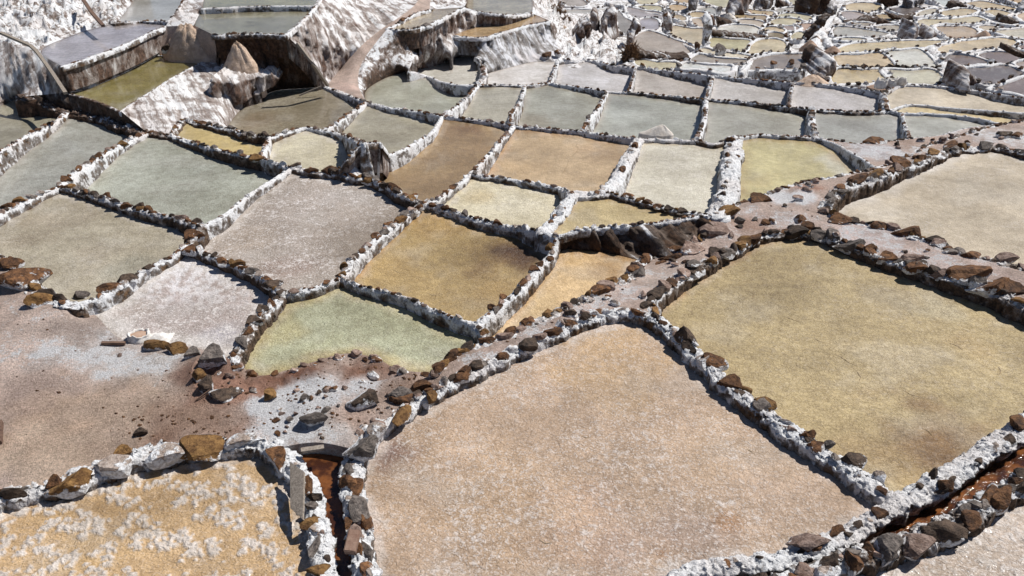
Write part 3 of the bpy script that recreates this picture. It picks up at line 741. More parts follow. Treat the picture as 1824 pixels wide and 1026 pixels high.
# far pans, each traced as its own outline: colour, outline, wet, short name
FAR = [
    ((196, 194, 188), [(1002, 20), (1055, 18), (1085, 18), (1072, 33), (1040, 33)], .4, 'whitish pan behind the ragged spurs'),
    ((150, 140, 126), [(1100, 21), (1107, 22), (1115, 33), (1128, 41), (1128, 47), (1115, 60), (1102, 52)], .5, 'dark taupe pan beside the streaked spur'),
    ((172, 163, 162), [(1117, 15), (1150, 20), (1179, 26), (1181, 34), (1134, 33), (1120, 24)], .4, 'mauve grey pan below the cream crescent'),
    ((164, 158, 164), [(1140, 37), (1172, 37), (1175, 47), (1170, 54), (1143, 54)], .4, 'lilac pan beside the red brown blocks'),
    ((176, 162, 146), [(1128, 76), (1149, 58), (1167, 59), (1200, 72), (1235, 86), (1225, 95), (1213, 98), (1180, 95), (1147, 92), (1135, 87)], .4, 'oval pan with white salt bloom'),
    ((200, 192, 160), [(1133, 108), (1170, 111), (1207, 115), (1205, 119), (1133, 113)], .2, 'thin cream strip below the dark stone wall'),
    ((214, 222, 224), [(1216, 116), (1260, 117), (1302, 121), (1298, 127), (1250, 124), (1215, 121)], .1, 'icy white strip pan'),
    ((158, 147, 132), [(1232, 107), (1246, 98), (1275, 104), (1328, 109), (1308, 117), (1262, 115), (1234, 112)], .4, 'taupe pan below the boulder'),
    ((214, 206, 184), [(1248, 89), (1290, 94), (1337, 102), (1328, 106), (1288, 102), (1249, 95)], .2, 'pale strip pan around the boulder'),
    ((200, 184, 150), [(1196, 49), (1230, 52), (1258, 55), (1250, 79), (1234, 80), (1214, 71), (1196, 62)], .3, 'tan pan left of the white dike'),
    ((188, 180, 136), [(1267, 70), (1300, 71), (1335, 75), (1322, 93), (1295, 88), (1266, 83)], .3, 'olive pan beyond the white dike'),
    ((208, 192, 152), [(1350, 74), (1400, 79), (1397, 91), (1366, 93), (1332, 96)], .3, 'sandy pan right of the olive one'),
    ((222, 220, 210), [(1270, 54), (1290, 48), (1308, 45), (1350, 53), (1345, 61), (1305, 57)], .2, 'milk white pan above the dark row wall'),
    ((196, 182, 162), [(1313, 38), (1360, 42), (1355, 49), (1322, 44)], .3, 'pinkish pan below the ochre one'),
    ((180, 154, 104), [(1306, 26), (1335, 28), (1365, 31), (1360, 38), (1330, 37), (1313, 34)], .4, 'ochre slot pan'),
    ((204, 184, 144), [(1330, 18), (1355, 20), (1378, 23), (1375, 30), (1339, 25)], .3, 'little tan pan with a heap'),
    ((180, 178, 170), [(1379, 19), (1386, 17), (1420, 17), (1420, 27), (1386, 24)], .4, 'grey pan in front of the dark bank'),
    ((200, 196, 166), [(1385, 29), (1446, 32), (1434, 38), (1385, 35)], .3, 'upper pale green pan'),
    ((206, 196, 158), [(1375, 38), (1432, 41), (1425, 47), (1374, 44)], .3, 'lower pale green pan'),
    ((160, 140, 132), [(1382, 48), (1424, 50), (1414, 56), (1400, 54)], .3, 'small mauve pan'),
    ((202, 182, 146), [(1361, 51), (1397, 55), (1392, 60), (1360, 59)], .3, 'little tan pan in the crook'),
    ((150, 126, 66), [(1367, 61), (1398, 64), (1396, 68), (1368, 66)], .3, 'tiny dark ochre pan'),
    ((200, 190, 148), [(1415, 59), (1435, 61), (1431, 70), (1408, 70)], .3, 'small straw coloured pan'),
    ((182, 152, 132), [(1419, 46), (1455, 46), (1441, 56), (1418, 56)], .1, 'dusty pink drying bed'),
    ((152, 136, 120), [(1327, 123), (1345, 108), (1378, 99), (1410, 98), (1435, 100), (1432, 113), (1425, 121), (1385, 123)], .5, 'brown grey pan with two round stones'),
    ((198, 176, 126), [(1482, 143), (1491, 127), (1530, 126), (1571, 128), (1578, 138), (1560, 146), (1520, 149), (1484, 148)], .4, 'yellow brown pan behind the sacks'),
    ((186, 180, 152), [(1578, 128), (1620, 127), (1665, 128), (1681, 149), (1640, 150), (1614, 150), (1590, 140)], .4, 'pale olive pan right of the sacks'),
    ((206, 182, 140), [(1487, 103), (1530, 99), (1569, 97), (1590, 120), (1545, 121), (1499, 120)], .3, 'sand pan above the stone row'),
    ((206, 205, 194), [(1578, 96), (1610, 91), (1637, 89), (1652, 99), (1665, 119), (1640, 122), (1597, 121)], .3, 'pearl white pan'),
    ((206, 188, 144), [(1494, 92), (1510, 82), (1567, 76), (1664, 73), (1700, 74), (1672, 80), (1660, 83), (1575, 89), (1533, 94)], .3, 'long sandy pan across the far terraces'),
    ((206, 184, 142), [(1671, 83), (1687, 78), (1730, 73), (1784, 69), (1808, 76), (1800, 82), (1752, 87), (1720, 93), (1682, 96)], .3, 'sandy pan above the brown ones'),
    ((176, 172, 160), [(1490, 50), (1507, 49), (1545, 54), (1580, 61), (1568, 65), (1530, 65), (1487, 63)], .4, 'long grey pan'),
    ((202, 198, 180), [(1489, 71), (1504, 68), (1546, 71), (1510, 74)], .3, 'thin pale pan below the long grey one'),
    ((176, 162, 154), [(1499, 24), (1536, 24), (1545, 28), (1530, 36), (1507, 35)], .4, 'pinkish grey pan among the far terraces'),
    ((212, 190, 144), [(1506, 12), (1569, 12), (1563, 18), (1509, 19)], .3, 'sandy pan near the top'),
    ((160, 150, 130), [(1515, 42), (1554, 43), (1545, 47), (1523, 45)], .3, 'small khaki pan'),
    ((172, 162, 140), [(1557, 49), (1578, 46), (1604, 48), (1596, 55), (1571, 53)], .3, 'small leaf shaped pan'),
    ((190, 164, 112), [(1559, 29), (1573, 26), (1599, 36), (1584, 39)], .3, 'small amber pan'),
    ((118, 100, 92), [(1585, 17), (1604, 13), (1624, 11), (1641, 17), (1622, 26), (1605, 25)], .4, 'dark mauve pan'),
    ((190, 180, 156), [(1629, 29), (1636, 23), (1669, 17), (1673, 20), (1658, 25)], .3, 'small beige pan right of the mauve one'),
    ((208, 188, 144), [(1672, 23), (1700, 18), (1720, 16), (1740, 20), (1722, 27), (1682, 28)], .3, 'sandy lens shaped pan'),
    ((204, 190, 150), [(1638, 39), (1690, 35), (1740, 31), (1755, 38), (1735, 42), (1673, 43), (1648, 52)], .3, 'long tan pan behind the grey spurs'),
    ((190, 162, 124), [(1669, 50), (1700, 48), (1722, 48), (1740, 56), (1732, 65), (1687, 66)], .4, 'brownish tan pan left of the brown heap'),
    ((196, 178, 146), [(1743, 49), (1775, 49), (1768, 54), (1748, 54)], .3, 'tiny tan pan behind the brown heap'),
    ((198, 190, 166), [(1773, 57), (1800, 54), (1860, 52), (1860, 72), (1822, 69), (1790, 63)], .3, 'beige pan at the upper right edge'),
    ((206, 186, 142), [(1753, 22), (1772, 18), (1799, 25), (1790, 29), (1762, 29)], .3, 'small oval sandy pan'),
    ((206, 182, 134), [(1724, 7), (1747, 3), (1780, 9), (1808, 16), (1796, 19), (1755, 17)], .3, 'large sandy pan near the upper right corner'),
    ((198, 206, 204), [(1655, -6), (1700, -6), (1703, 4), (1690, 14), (1672, 8)], .2, 'pale bluish pan at the top edge'),
    ((196, 156, 86), [(1785, -6), (1860, -6), (1860, 10), (1815, 7)], .3, 'amber pan in the upper right corner'),
    ((204, 174, 136), [(1812, 30), (1860, 22), (1860, 38), (1820, 37)], .3, 'peach pan at the right edge'),
    ((126, 98, 80), [(1686, 103), (1731, 102), (1759, 113), (1715, 118), (1706, 126), (1691, 134)], .4, 'dark brown pan, left of the group'),
    ((132, 102, 84), [(1746, 99), (1790, 94), (1822, 106), (1818, 109), (1767, 112)], .4, 'dark brown pan, rear of the group'),
    ((104, 82, 72), [(1721, 126), (1760, 121), (1791, 118), (1822, 133), (1780, 146), (1753, 151)], .4, 'darkest brown pan, middle of the group'),
    ((118, 88, 72), [(1766, 159), (1786, 153), (1860, 136), (1860, 172), (1803, 166)], .4, 'dark brown pan, nearest of the group'),
    ((160, 145, 135), [(1811, 115), (1860, 112), (1860, 130), (1824, 124)], .4, 'small grey pink pan beside the brown ones'),
    ((130, 100, 84), [(1812, 84), (1830, 80), (1860, 80), (1860, 95), (1826, 90)], .4, 'small brown pan above the brown group'),
    ((202, 196, 160), [(1136, 12), (1165, 11), (1180, 14), (1179, 23), (1157, 19)], .3, 'cream crescent pan'),
    ((208, 178, 130), [(1192, 11), (1224, 13), (1207, 21), (1194, 19)], .3, 'orange tan pan near the top'),
    ((200, 192, 148), [(1252, 1), (1258, -8), (1306, -8), (1290, 16), (1277, 12)], .4, 'yellow olive pan at the top edge'),
    ((172, 174, 170), [(1239, 17), (1250, 15), (1275, 16), (1276, 28), (1261, 24)], .4, 'slate grey pan below the yellow olive one'),
    ((204, 182, 138), [(1229, 25), (1260, 26), (1252, 33), (1230, 32)], .3, 'small tan pan below the slate one'),
    ((196, 176, 150), [(1231, 36), (1250, 35), (1256, 49), (1240, 47)], .3, 'small rose pan beside the white dike'),
    ((190, 170, 136), [(1200, 28), (1221, 31), (1222, 36), (1202, 33)], .3, 'tiny tan pan with white rim'),
    ((206, 196, 160), [(1128, -6), (1175, -6), (1168, 6), (1140, 8)], .3, 'cream pan at the top edge'),
    ((190, 160, 110), [(1195, -6), (1230, -6), (1228, 4), (1200, 2)], .3, 'brown pan at the top edge'),
    ((200, 176, 146), [(1315, -6), (1338, -6), (1328, 6), (1316, 8)], .3, 'rosy pan at the top edge'),
    ((190, 182, 146), [(1404, 2), (1427, 0), (1424, 12), (1410, 8)], .3, 'olive pan at the top edge'),
    ((170, 160, 150), [(1000, 0), (1030, -4), (1045, 8), (1010, 10)], .3, 'grey pan at the top edge'),
]

# ------------------------------------------------------------------ planar graph of the dikes
FX0, FX1, FY0, FY1 = -420.0, 2240.0, -40.0, 1300.0
nodes = {}          # key -> (x, y, z)
segs = []           # (keyA, keyB, fine points, style, width)


def rkey(p):
    return 'p%d_%d' % (round(p[0]), round(p[1]))


def res(p):
    if isinstance(p, str):
        q = J[p]
        k = p
    else:
        q = p
        k = None
    ex = len(q) > 2
    return (float(q[0]), float(q[1]), float(q[2]) if ex else zt(q[1]), ex, k)


def on_frame(p):
    return p[0] <= FX0 + 1 or p[0] >= FX1 - 1 or p[1] <= FY0 + 1 or p[1] >= FY1 - 1


for st, wd, ch in DIKES:          # carry every dike that leaves the picture further on, so nothing ends at its edge
    for end in (0, -1):
        p = ch[end]
        if isinstance(p, str):
            continue
        q = None
        if p[0] == -60:
            q = (-420, p[1] + (p[1] - 300) * .12) + tuple(p[2:])
        elif p[0] == 1884:
            q = (2240, p[1] + (p[1] - 300) * .12) + tuple(p[2:])
        elif p[1] == 1086:
            q = (p[0] + (p[0] - 912) * .12, 1300) + tuple(p[2:])
        if q:
            if end == 0:
                ch.insert(0, q)
            else:
                ch.append(q)
count = {}
for st, wd, ch in DIKES:
    for p in ch:
        if not isinstance(p, str):
            count[rkey(p)] = count.get(rkey(p), 0) + 1


def cr(p0, p1, p2, p3, t):
    return 0.5 * (2 * p1 + (p2 - p0) * t + (2 * p0 - 5 * p1 + 4 * p2 - p3) * t * t + (3 * p1 - p0 - 3 * p2 + p3) * t ** 3)


frame_pts = []
for st, wd, ch in DIKES:
    R = [res(p) for p in ch]
    keys = []
    for p, r in zip(ch, R):
        if isinstance(p, str):
            keys.append(p)
        elif count[rkey(p)] > 1 or on_frame(r):
            keys.append(rkey(p))
        else:
            keys.append(None)
    for idx in (0, -1):
        if keys[idx] is None:
            keys[idx] = rkey(R[idx])
    for k, r in zip(keys, R):
        if k:
            nodes[k] = (r[0], r[1], r[2])
            if on_frame(r) and k not in frame_pts:
                frame_pts.append(k)
    cur = [(R[0][0], R[0][1], R[0][2])]
    last = keys[0]
    for i in range(len(R) - 1):
        a, b = R[i], R[i + 1]
        pa = np.array(R[i - 1][:2]) if i > 0 else 2 * np.array(a[:2]) - np.array(b[:2])
        pb = np.array(R[i + 2][:2]) if i + 2 < len(R) else 2 * np.array(b[:2]) - np.array(a[:2])
        p1, p2 = np.array(a[:2]), np.array(b[:2])
        L = np.linalg.norm(p2 - p1)
        # keep the spline from overshooting on uneven spacing
        pa = p1 + (pa - p1) / max(1e-6, np.linalg.norm(pa - p1)) * L
        pb = p2 + (pb - p2) / max(1e-6, np.linalg.norm(pb - p2)) * L
        n = max(1, int(L / 7))
        for j in range(1, n):
            t = j / n
            q = cr(pa, p1, p2, pb, t)
            amp = min(4.0, wd * .13) if wd else 0.0
            q = q + amp * math.sin(math.pi * t) ** .5 * np.array([ns(q[0] * .05, q[1] * .05, 3), ns(q[0] * .05, q[1] * .05, 9)])
            z = zt(q[1]) if not (a[3] or b[3]) else a[2] + (b[2] - a[2]) * t
            cur.append((q[0], q[1], z))
        cur.append((b[0], b[1], b[2]))
        if keys[i + 1]:
            segs.append((last, keys[i + 1], cur, st, wd))
            cur = [cur[-1]]
            last = keys[i + 1]
# close the frame
for k, (x, y) in dict(fa=(FX0, FY0), fb=(FX1, FY0), fc=(FX1, FY1), fd=(FX0, FY1)).items():
    nodes[k] = (x, y, None)
    frame_pts.append(k)


def perim(k):
    x, y, _ = nodes[k]
    if y <= FY0 + 1 and x < FX1 - 1:
        return x - FX0
    if x >= FX1 - 1 and y < FY1 - 1:
        return (FX1 - FX0) + (y - FY0)
    if y >= FY1 - 1 and x > FX0 + 1:
        return (FX1 - FX0) + (FY1 - FY0) + (FX1 - x)
    return 2 * (FX1 - FX0) + (FY1 - FY0) + (FY1 - y)


frame_pts.sort(key=perim)
m_ = len(frame_pts)
for i, k in enumerate(frame_pts):
    if nodes[k][2] is None:
        a = nodes[frame_pts[i - 1]][2]
        b = nodes[frame_pts[(i + 1) % m_]][2]
        nodes[k] = (nodes[k][0], nodes[k][1], (a if a is not None else b))
for i in range(m_):
    a, b = frame_pts[i], frame_pts[(i + 1) % m_]
    A, B = nodes[a], nodes[b]
    n = max(1, int(math.dist(A[:2], B[:2]) / 60))
    segs.append((a, b, [tuple(A[c] + (B[c] - A[c]) * j / n for c in range(3)) for j in range(n + 1)], 'frame', 0))

half = []
for si, (a, b, pts, st, wd) in enumerate(segs):
    half.append((a, b, pts, si))
    half.append((b, a, pts[::-1], si))
outg = {}
for hi, (a, b, pts, si) in enumerate(half):
    ang = math.atan2(-(pts[1][1] - pts[0][1]), pts[1][0] - pts[0][0])
    outg.setdefault(a, []).append((ang, hi))
for k in outg:
    outg[k].sort()
nxt = {}
for hi, (a, b, pts, si) in enumerate(half):
    lst = outg[b]
    tw = hi ^ 1
    pos = [i for i, (an, h) in enumerate(lst) if h == tw][0]
    nxt[hi] = lst[pos - 1][1]
face_of = {}
faces = []
for hi in range(len(half)):
    if hi in face_of:
        continue
    loop = []
    h = hi
    while h not in face_of:
        face_of[h] = len(faces)
        loop.append(h)
        h = nxt[h]
    pts = []
    for h in loop:
        pts += half[h][2][:-1]
    ar = 0
    for i in range(len(pts)):
        x0, y0 = pts[i - 1][:2]
        x1, y1 = pts[i][:2]
        ar += x0 * (-y1) - x1 * (-y0)
    faces.append(dict(loop=loop, pts=pts, area=ar / 2, kind=None, name=None, z=None))


def inside(px, py, poly):
    c = False
    j = len(poly) - 1
    for i in range(len(poly)):
        xi, yi = poly[i][0], poly[i][1]
        xj, yj = poly[j][0], poly[j][1]
        if (yi > py) != (yj > py) and px < (xj - xi) * (py - yi) / (yj - yi) + xi:
            c = not c
        j = i
    return c


def find_face(x, y):
    best = None
    for f in faces:
        if f['area'] > 0 and inside(x, y, f['pts']):
            if best is None or f['area'] < best['area']:
                best = f
    return best


def wh(y):
    return .04 + .07 * min(1, max(0, (y - 150) / 420))


for (x, y, c, opt, nm) in PANS:
    f = find_face(x, y)
    if f is None or f['kind']:
        print('SEED PROBLEM', nm, f and f['name'])
        continue
    f.update(kind='pan', name=nm, col=c, opt=opt)
    soft = []
    for h_ in f['loop']:
        if segs[h_ // 2][3] != '-':
            soft += [p[2] - wh(p[1]) for p in half[h_][2]]
    if len(soft) < 6:
        soft = [p[2] - wh(p[1]) for p in f['pts']]
    f['z'] = opt['z'] if 'z' in opt else min(soft)
for (x, y, kd, mt, rel, on, lab, cat, nm) in SURF:
    f = find_face(x, y)
    if f is None or f['kind']:
        print('SEED PROBLEM', nm, f and f['name'])
        continue
    f.update(kind=kd, name=nm, mat=mt, rel=rel, oname=on, label=lab, cat=cat)
    if kd == 'water':
        f['z'] = -.19 if x > 1000 else -.13
for f in faces:
    if f['area'] > 30 and not f['kind']:
        xs = [p[0] for p in f['pts']]
        ys = [p[1] for p in f['pts']]
        print('UNSEEDED face area %d centre %d %d box %d-%d %d-%d' % (f['area'], np.mean(xs), np.mean(ys), min(xs), max(xs), min(ys), max(ys)))


for si, sg in enumerate(segs):
    if sg[3] != '-':
        continue
    fa_, fb_ = faces[face_of[2 * si]], faces[face_of[2 * si + 1]]
    if fa_['kind'] != 'pan':
        fa_, fb_ = fb_, fa_
    if fa_['kind'] != 'pan' or fb_['kind'] not in ('wall', 'ground'):
        continue
    pts = sg[2]
    for i in range(1, len(pts) - 1):
        if abs(pts[i][2] - fa_['z']) < .7:
            e = min(1, min(i, len(pts) - 1 - i) / 1.0)
            pts[i] = (pts[i][0], pts[i][1], pts[i][2] + (fa_['z'] + .005 - pts[i][2]) * e)
    half[2 * si] = (half[2 * si][0], half[2 * si][1], pts, si)
    half[2 * si + 1] = (half[2 * si + 1][0], half[2 * si + 1][1], pts[::-1], si)
for f in faces:
    f['pts'] = [p for h in f['loop'] for p in half[h][2][:-1]]


# ------------------------------------------------------------------ mesh makers
def mvc(P, pts):
    """mean value weights of pts (m,2) in polygon P (n,2) -> (m,n)"""
    d = P[None, :, :] - pts[:, None, :]
    r = np.linalg.norm(d, axis=2) + 1e-9
    d2 = np.roll(d, -1, axis=1)
    r2 = np.roll(r, -1, axis=1)
    cr_ = d[..., 0] * d2[..., 1] - d[..., 1] * d2[..., 0]
    dt = (d * d2).sum(2)
    t = cr_ / (r * r2 + dt + 1e-9 * np.sign(r * r2 + dt + 1e-12))
    wgt = (t + np.roll(t, 1, axis=1)) / r
    s = wgt.sum(1, keepdims=True)
    return wgt / s


def inside_np(P, pts):
    x, y = pts[:, 0], pts[:, 1]
    c = np.zeros(len(pts), bool)
    j = len(P) - 1
    for i in range(len(P)):
        xi, yi = P[i]
        xj, yj = P[j]
        if yi != yj:
            m = ((yi > y) != (yj > y)) & (x < (xj - xi) * (y - yi) / (yj - yi) + xi)
            c ^= m
        j = i
    return c


def seg_dist(P, pts):
    """distance of pts to closed polygon P (n,2)"""
    best = np.full(len(pts), 1e9)
    n = len(P)
    for i in range(n):
        a, b = P[i], P[(i + 1) % n]
        ab = b - a
        t = np.clip(((pts - a) @ ab) / (ab @ ab + 1e-12), 0, 1)
        best = np.minimum(best, np.linalg.norm(pts - (a + t[:, None] * ab), axis=1))
    return best


def cdt(P, step, jit=.25, keep=.45):
    """triangulate polygon P (n,2) with an interior grid; returns verts (m,2), faces, n boundary"""
    lo, hi = P.min(0), P.max(0)
    lo = np.maximum(lo, (-460, -60))
    hi = np.minimum(hi, (2280, 1340))
    gx, gy = np.meshgrid(np.arange(lo[0] + step / 2, hi[0], step), np.arange(lo[1] + step / 2, hi[1], step))
    gx = gx + (np.arange(gx.shape[0]) % 2)[:, None] * step / 2
    g = np.stack([gx.ravel(), gy.ravel()], 1)
    if len(g):
        g = g + rng.uniform(-jit, jit, g.shape) * step
        g = g[inside_np(P, g)]
    if len(g):
        g = g[seg_dist(P, g) > keep * step]
    n = len(P)
    vs = [Vector(p) for p in P] + [Vector(p) for p in g]
    out = delaunay_2d_cdt(vs, [], [list(range(n))], 1, 1e-6)
    V = np.array([tuple(v) for v in out[0]])
    return V, [list(f) for f in out[2]], n


def smooth01(x):
    x = np.clip(x, 0, 1)
    return x * x * (3 - 2 * x)


def pan_mesh(name, poly3, zp, c, opt, step, parent=None):
    """flat crusted sheet of brine at height zp; poly3 are world points of the surrounding crest"""
    pp = np.array([proj((p[0], p[1], zp)) for p in poly3])
    V, Fc, n = cdt(pp, step)
    W = np.array([unproj(v[0], v[1], zp) for v in V])
    Pw = np.array([(p[0], p[1]) for p in poly3])
    dist = seg_dist(Pw, W[:, :2])
    base = lin(c) * (1.17 if opt.get('wet', 0) >= .3 and max(c) < 185 and min(c) > 122 and c[0] - c[2] < 32 else 1.0)
    C = np.tile(base, (len(W), 1))
    for (sx, sy, sr, scol, stg) in opt.get('spots', []):
        sc0 = np.array(unproj(sx, sy, zp))
        ppm = F / depth_of(sc0)
        d = np.linalg.norm(W[:, :2] - sc0[:2], axis=1) / (sr / ppm)
        wob = np.array([fb(p[0] * 2.2, p[1] * 2.2, sx * .1, 3) for p in W])
        k = smooth01(1.25 - d + wob * .7) * stg
        C = C * (1 - k[:, None]) + lin(scol) * k[:, None]
    lowf = np.array([fb(p[0] * .9, p[1] * .9, c[0] * .37, 3) for p in W])
    big_ = np.array([fb(p[0] * .45 + 7, p[1] * .5, c[1] * .31, 3) for p in W])
    C = C * (1 + lowf[:, None] * .17 * np.array([.9, 1.0, 1.2]) + big_[:, None] * .12)
    milk = smooth01((np.array([fb(p[0] * 1.3, p[1] * 1.6, c[2] * .7, 4) for p in W]) - .12) / .5) * .38
    pale = base * .55 + np.array((.52, .51, .48)) * .45
    C = C * (1 - milk[:, None]) + pale * milk[:, None]
    rw = opt.get('rw', .12)
    if 'rim' in opt:
        wob = np.array([ns(p[0] * 3, p[1] * 3, 4.2) for p in W])
        k = smooth01(1.2 - dist / rw * .75 + wob * .6) * .8
        C = C * (1 - k[:, None]) + lin(opt['rim']) * k[:, None]
    edge_n = np.array([ns(p[0] * 9, p[1] * 9, 7.7) for p in W])
    kd_ = smooth01(1 - dist / .055 + edge_n * .5) * .35
    C = C * (1 - kd_[:, None] * np.array([.8, .95, 1.1]))
    kw_ = smooth01(1 - abs(dist - .12) / .07 + edge_n * 1.3) * (.45 if opt.get('speck', 0) > .15 else .2)
    C = C * (1 - kw_[:, None]) + np.array((.62, .59, .57)) * kw_[:, None]
    z = np.zeros(len(W))
    sp_ = np.full(len(W), opt.get('speck', .1))
    sp_ = sp_ * np.clip(1 + lowf * .9, .2, 1.3)
    cl = opt.get('clump', 0)
    if cl == 1:
        r_ = np.random.default_rng(5)
        cen = []
        for k in range(480):
            a0 = np.array(unproj(r_.uniform(-300, 560), r_.uniform(830, 1200), zp))[:2]
            for q in range(r_.integers(1, 5)):
                cen.append((a0[0] + r_.normal() * .05, a0[1] + r_.normal() * .04, r_.uniform(.018, .058)))
        cen = np.array(cen)
        disc = np.full(len(W), 9.0)
        for cx_, cy_, cr_2 in cen:
            disc = np.minimum(disc, np.hypot(W[:, 0] - cx_, W[:, 1] - cy_) / cr_2)
    if cl:
        fr = {1: 9.0, 2: 16.0, 3: 13.0}[cl]
        th = {1: .08, 2: .05, 3: -.12}[cl]
        for i, p in enumerate(W):
            v = fb(p[0] * fr * .8, p[1] * fr * .8, 5.0, 5) + .35 * ns(p[0] * 1.5, p[1] * 1.5, 2) + .12 * ns(p[0] * 40, p[1] * 40, 2)
            k = float(smooth01((v - th) / .16))
            if cl == 1:
                v = 1.05 - disc[i] + .85 * fb(p[0] * 26, p[1] * 26, 5.0, 4)
                k = float(smooth01(v / .45))
            if cl == 3:
                sxp, syp = V[i]
                k *= float(smooth01((575 - syp) / 70 + .15 * ns(p[0] * 3, p[1] * 3)))
            amt = {1: .85, 2: .6, 3: .8}[cl] * k
            fine = .86 + .22 * fb(p[0] * 40, p[1] * 40, 1.0, 2)
            wc = np.array({1: (.70, .655, .62), 2: (.63, .585, .55), 3: (.78, .77, .79)}[cl]) * fine
            C[i] = C[i] * (1 - amt) + wc * amt
            if cl == 1:
                z[i] = k * (.006 + .010 * min(1, max(0, v)) + .010 * fb(p[0] * 34, p[1] * 34, 2.0, 2))
            elif cl == 2:
                z[i] = k * .008
    W[:, 2] += z
    par = np.stack([sp_, np.full(len(W), opt.get('crack', .2)), np.full(len(W), opt.get('wet', .2))], 1)
    return mesh_obj(name, W, Fc, M['pan'], parent, True, dict(col=np.clip(C, 0, .9), par=par))


def patch_mesh(name, pts, mat, rel, step, wall=False, parent=None):
    """surface hung between boundary points (x, y, z); heights blend inwards from the boundary"""
    P = np.array([(p[0], p[1]) for p in pts])
    zb = np.array([p[2] for p in pts])
    V, Fc, n = cdt(P, step)
    near = seg_dist(P, V)
    wts = mvc(P, V)
    z = wts @ zb
    # on-boundary vertices: take the nearest boundary height
    dB = np.linalg.norm(V[:, None, :] - P[None, :, :], axis=2)
    nb = dB.argmin(1)
    onb = dB.min(1) < .5
    z[onb] = zb[nb[onb]]
    z = np.clip(z, zb.min(), zb.max())
    W = np.array([unproj(v[0], v[1], zz) for v, zz in zip(V, z)])
    fade = smooth01(near / (step * 2.5))
    for i, p in enumerate(W):
        if fade[i] <= 0:
            continue
        if wall:
            u = p[0] * .86 + p[1] * .5
            a = fb(u * 3.4, p[2] * .8, 1.0, 3) + 1.1 * fb(u * 8, p[2] * 1.6, 2.0, 2) + .3 * fb(p[0] * 2, p[1] * 2, p[2] * 2, 2)
            a += .8 * fb(p[0] * 1.6, p[1] * 1.6, p[2] * 1.8, 4)
            W[i] += np.array([.5, -.8, .1]) * a * rel * 1.6 * fade[i]
        else:
            a = fb(p[0] * 1.6, p[1] * 1.6, 3.3, 4) + .35 * fb(p[0] * 9, p[1] * 9, 1.0, 2)
            W[i, 2] += a * rel * fade[i]
    m0 = len(W)
    cnt = {}
    for f in Fc:
        for k in range(len(f)):
            a_, b_ = f[k - 1], f[k]
            cnt.setdefault(frozenset((a_, b_)), []).append((a_, b_))
    low = {}
    ex = []
    for v in cnt.values():
        if len(v) == 1:
            a_, b_ = v[0]
            for q in (a_, b_):
                if q not in low:
                    low[q] = m0 + len(ex)
                    ex.append((W[q][0], W[q][1] + .002, W[q][2] - .002))
                    ex.append((W[q][0], W[q][1] + .04, W[q][2] - .55))
            Fc.append((low[b_], low[a_], low[a_] + 1, low[b_] + 1))
    W = np.vstack([W, np.array(ex)])
    at = None
    if mat in ('earth', 'brown', 'pinkpath', 'rubble'):
        at = dict(col=ground_cols(W))
        mat = 'ground'
    return mesh_obj(name, W, Fc, M[mat], parent, True, at)


# colours of the trodden ground: (photo x, y, radius px, colour, salt dust, strength)
GSP = [
    (60, 600, 130, (200, 182, 172), .6, .9), (150, 570, 80, (150, 138, 132), .3, .7), (170, 610, 70, (190, 184, 182), .9, .9), (120, 760, 150, (186, 162, 142), .15, .9),
    (230, 720, 120, (176, 156, 140), .15, .8), (60, 820, 90, (196, 176, 158), .2, .8), (300, 640, 60, (170, 154, 142), .6, .6),
    (240, 640, 60, (196, 192, 190), .9, .8), (40, 690, 80, (170, 150, 140), .3, .5), (350, 740, 90, (150, 122, 104), .1, .7), (280, 775, 50, (120, 92, 76), 0, .7),
    (300, 610, 40, (190, 186, 184), .8, .8), (380, 650, 60, (142, 112, 98), .2, .9), (400, 690, 50, (146, 112, 96), .2, .9),
    (520, 665, 70, (126, 92, 76), .08, 1), (620, 645, 60, (128, 95, 79), .08, 1), (690, 655, 50, (140, 112, 98), .2, .9), (450, 690, 50, (152, 118, 102), .2, .9),
    (420, 770, 50, (150, 120, 104), .2, .7),
    (510, 725, 70, (216, 214, 216), 1.0, 1), (570, 700, 55, (210, 206, 206), 1.0, 1), (640, 685, 45, (205, 200, 200), .9, .9), (500, 775, 60, (214, 212, 214), 1.0, 1), (590, 760, 50, (205, 200, 198), .9, .8),
    (620, 745, 50, (172, 150, 138), .2, .8), (600, 790, 50, (190, 182, 178), .7, .8), (690, 700, 40, (160, 140, 128), .3, .8), (760, 690, 40, (150, 126, 112), .3, .7),
    (850, 640, 50, (176, 156, 146), .75, .8), (950, 600, 50, (186, 172, 166), .8, .8), (1040, 548, 60, (204, 186, 178), .75, .9), (1110, 525, 50, (208, 190, 182), .7, .9),
    (1180, 490, 50, (196, 182, 174), .8, .8), (1290, 420, 60, (186, 168, 160), .65, .8), (1380, 390, 60, (190, 176, 170), .8, .8), (1330, 395, 40, (150, 120, 104), .2, .7),
    (1400, 350, 50, (226, 226, 230), 1, .9), (1440, 335, 30, (150, 100, 76), .2, .6), (1550, 420, 80, (200, 184, 180), .8, .9), (1700, 475, 90, (196, 180, 174), .75, .9),
    (1820, 510, 60, (170, 152, 144), .4, .8), (1640, 270, 60, (170, 150, 138), .8, .8), (1780, 245, 80, (196, 186, 182), .9, .8), (1560, 270, 60, (190, 186, 190), .9, .9),
    (1600, 255, 30, (150, 126, 112), .3, .6), (610, 160, 40, (200, 176, 166), .4, .9), (650, 90, 40, (196, 180, 172), .5, .8),
]


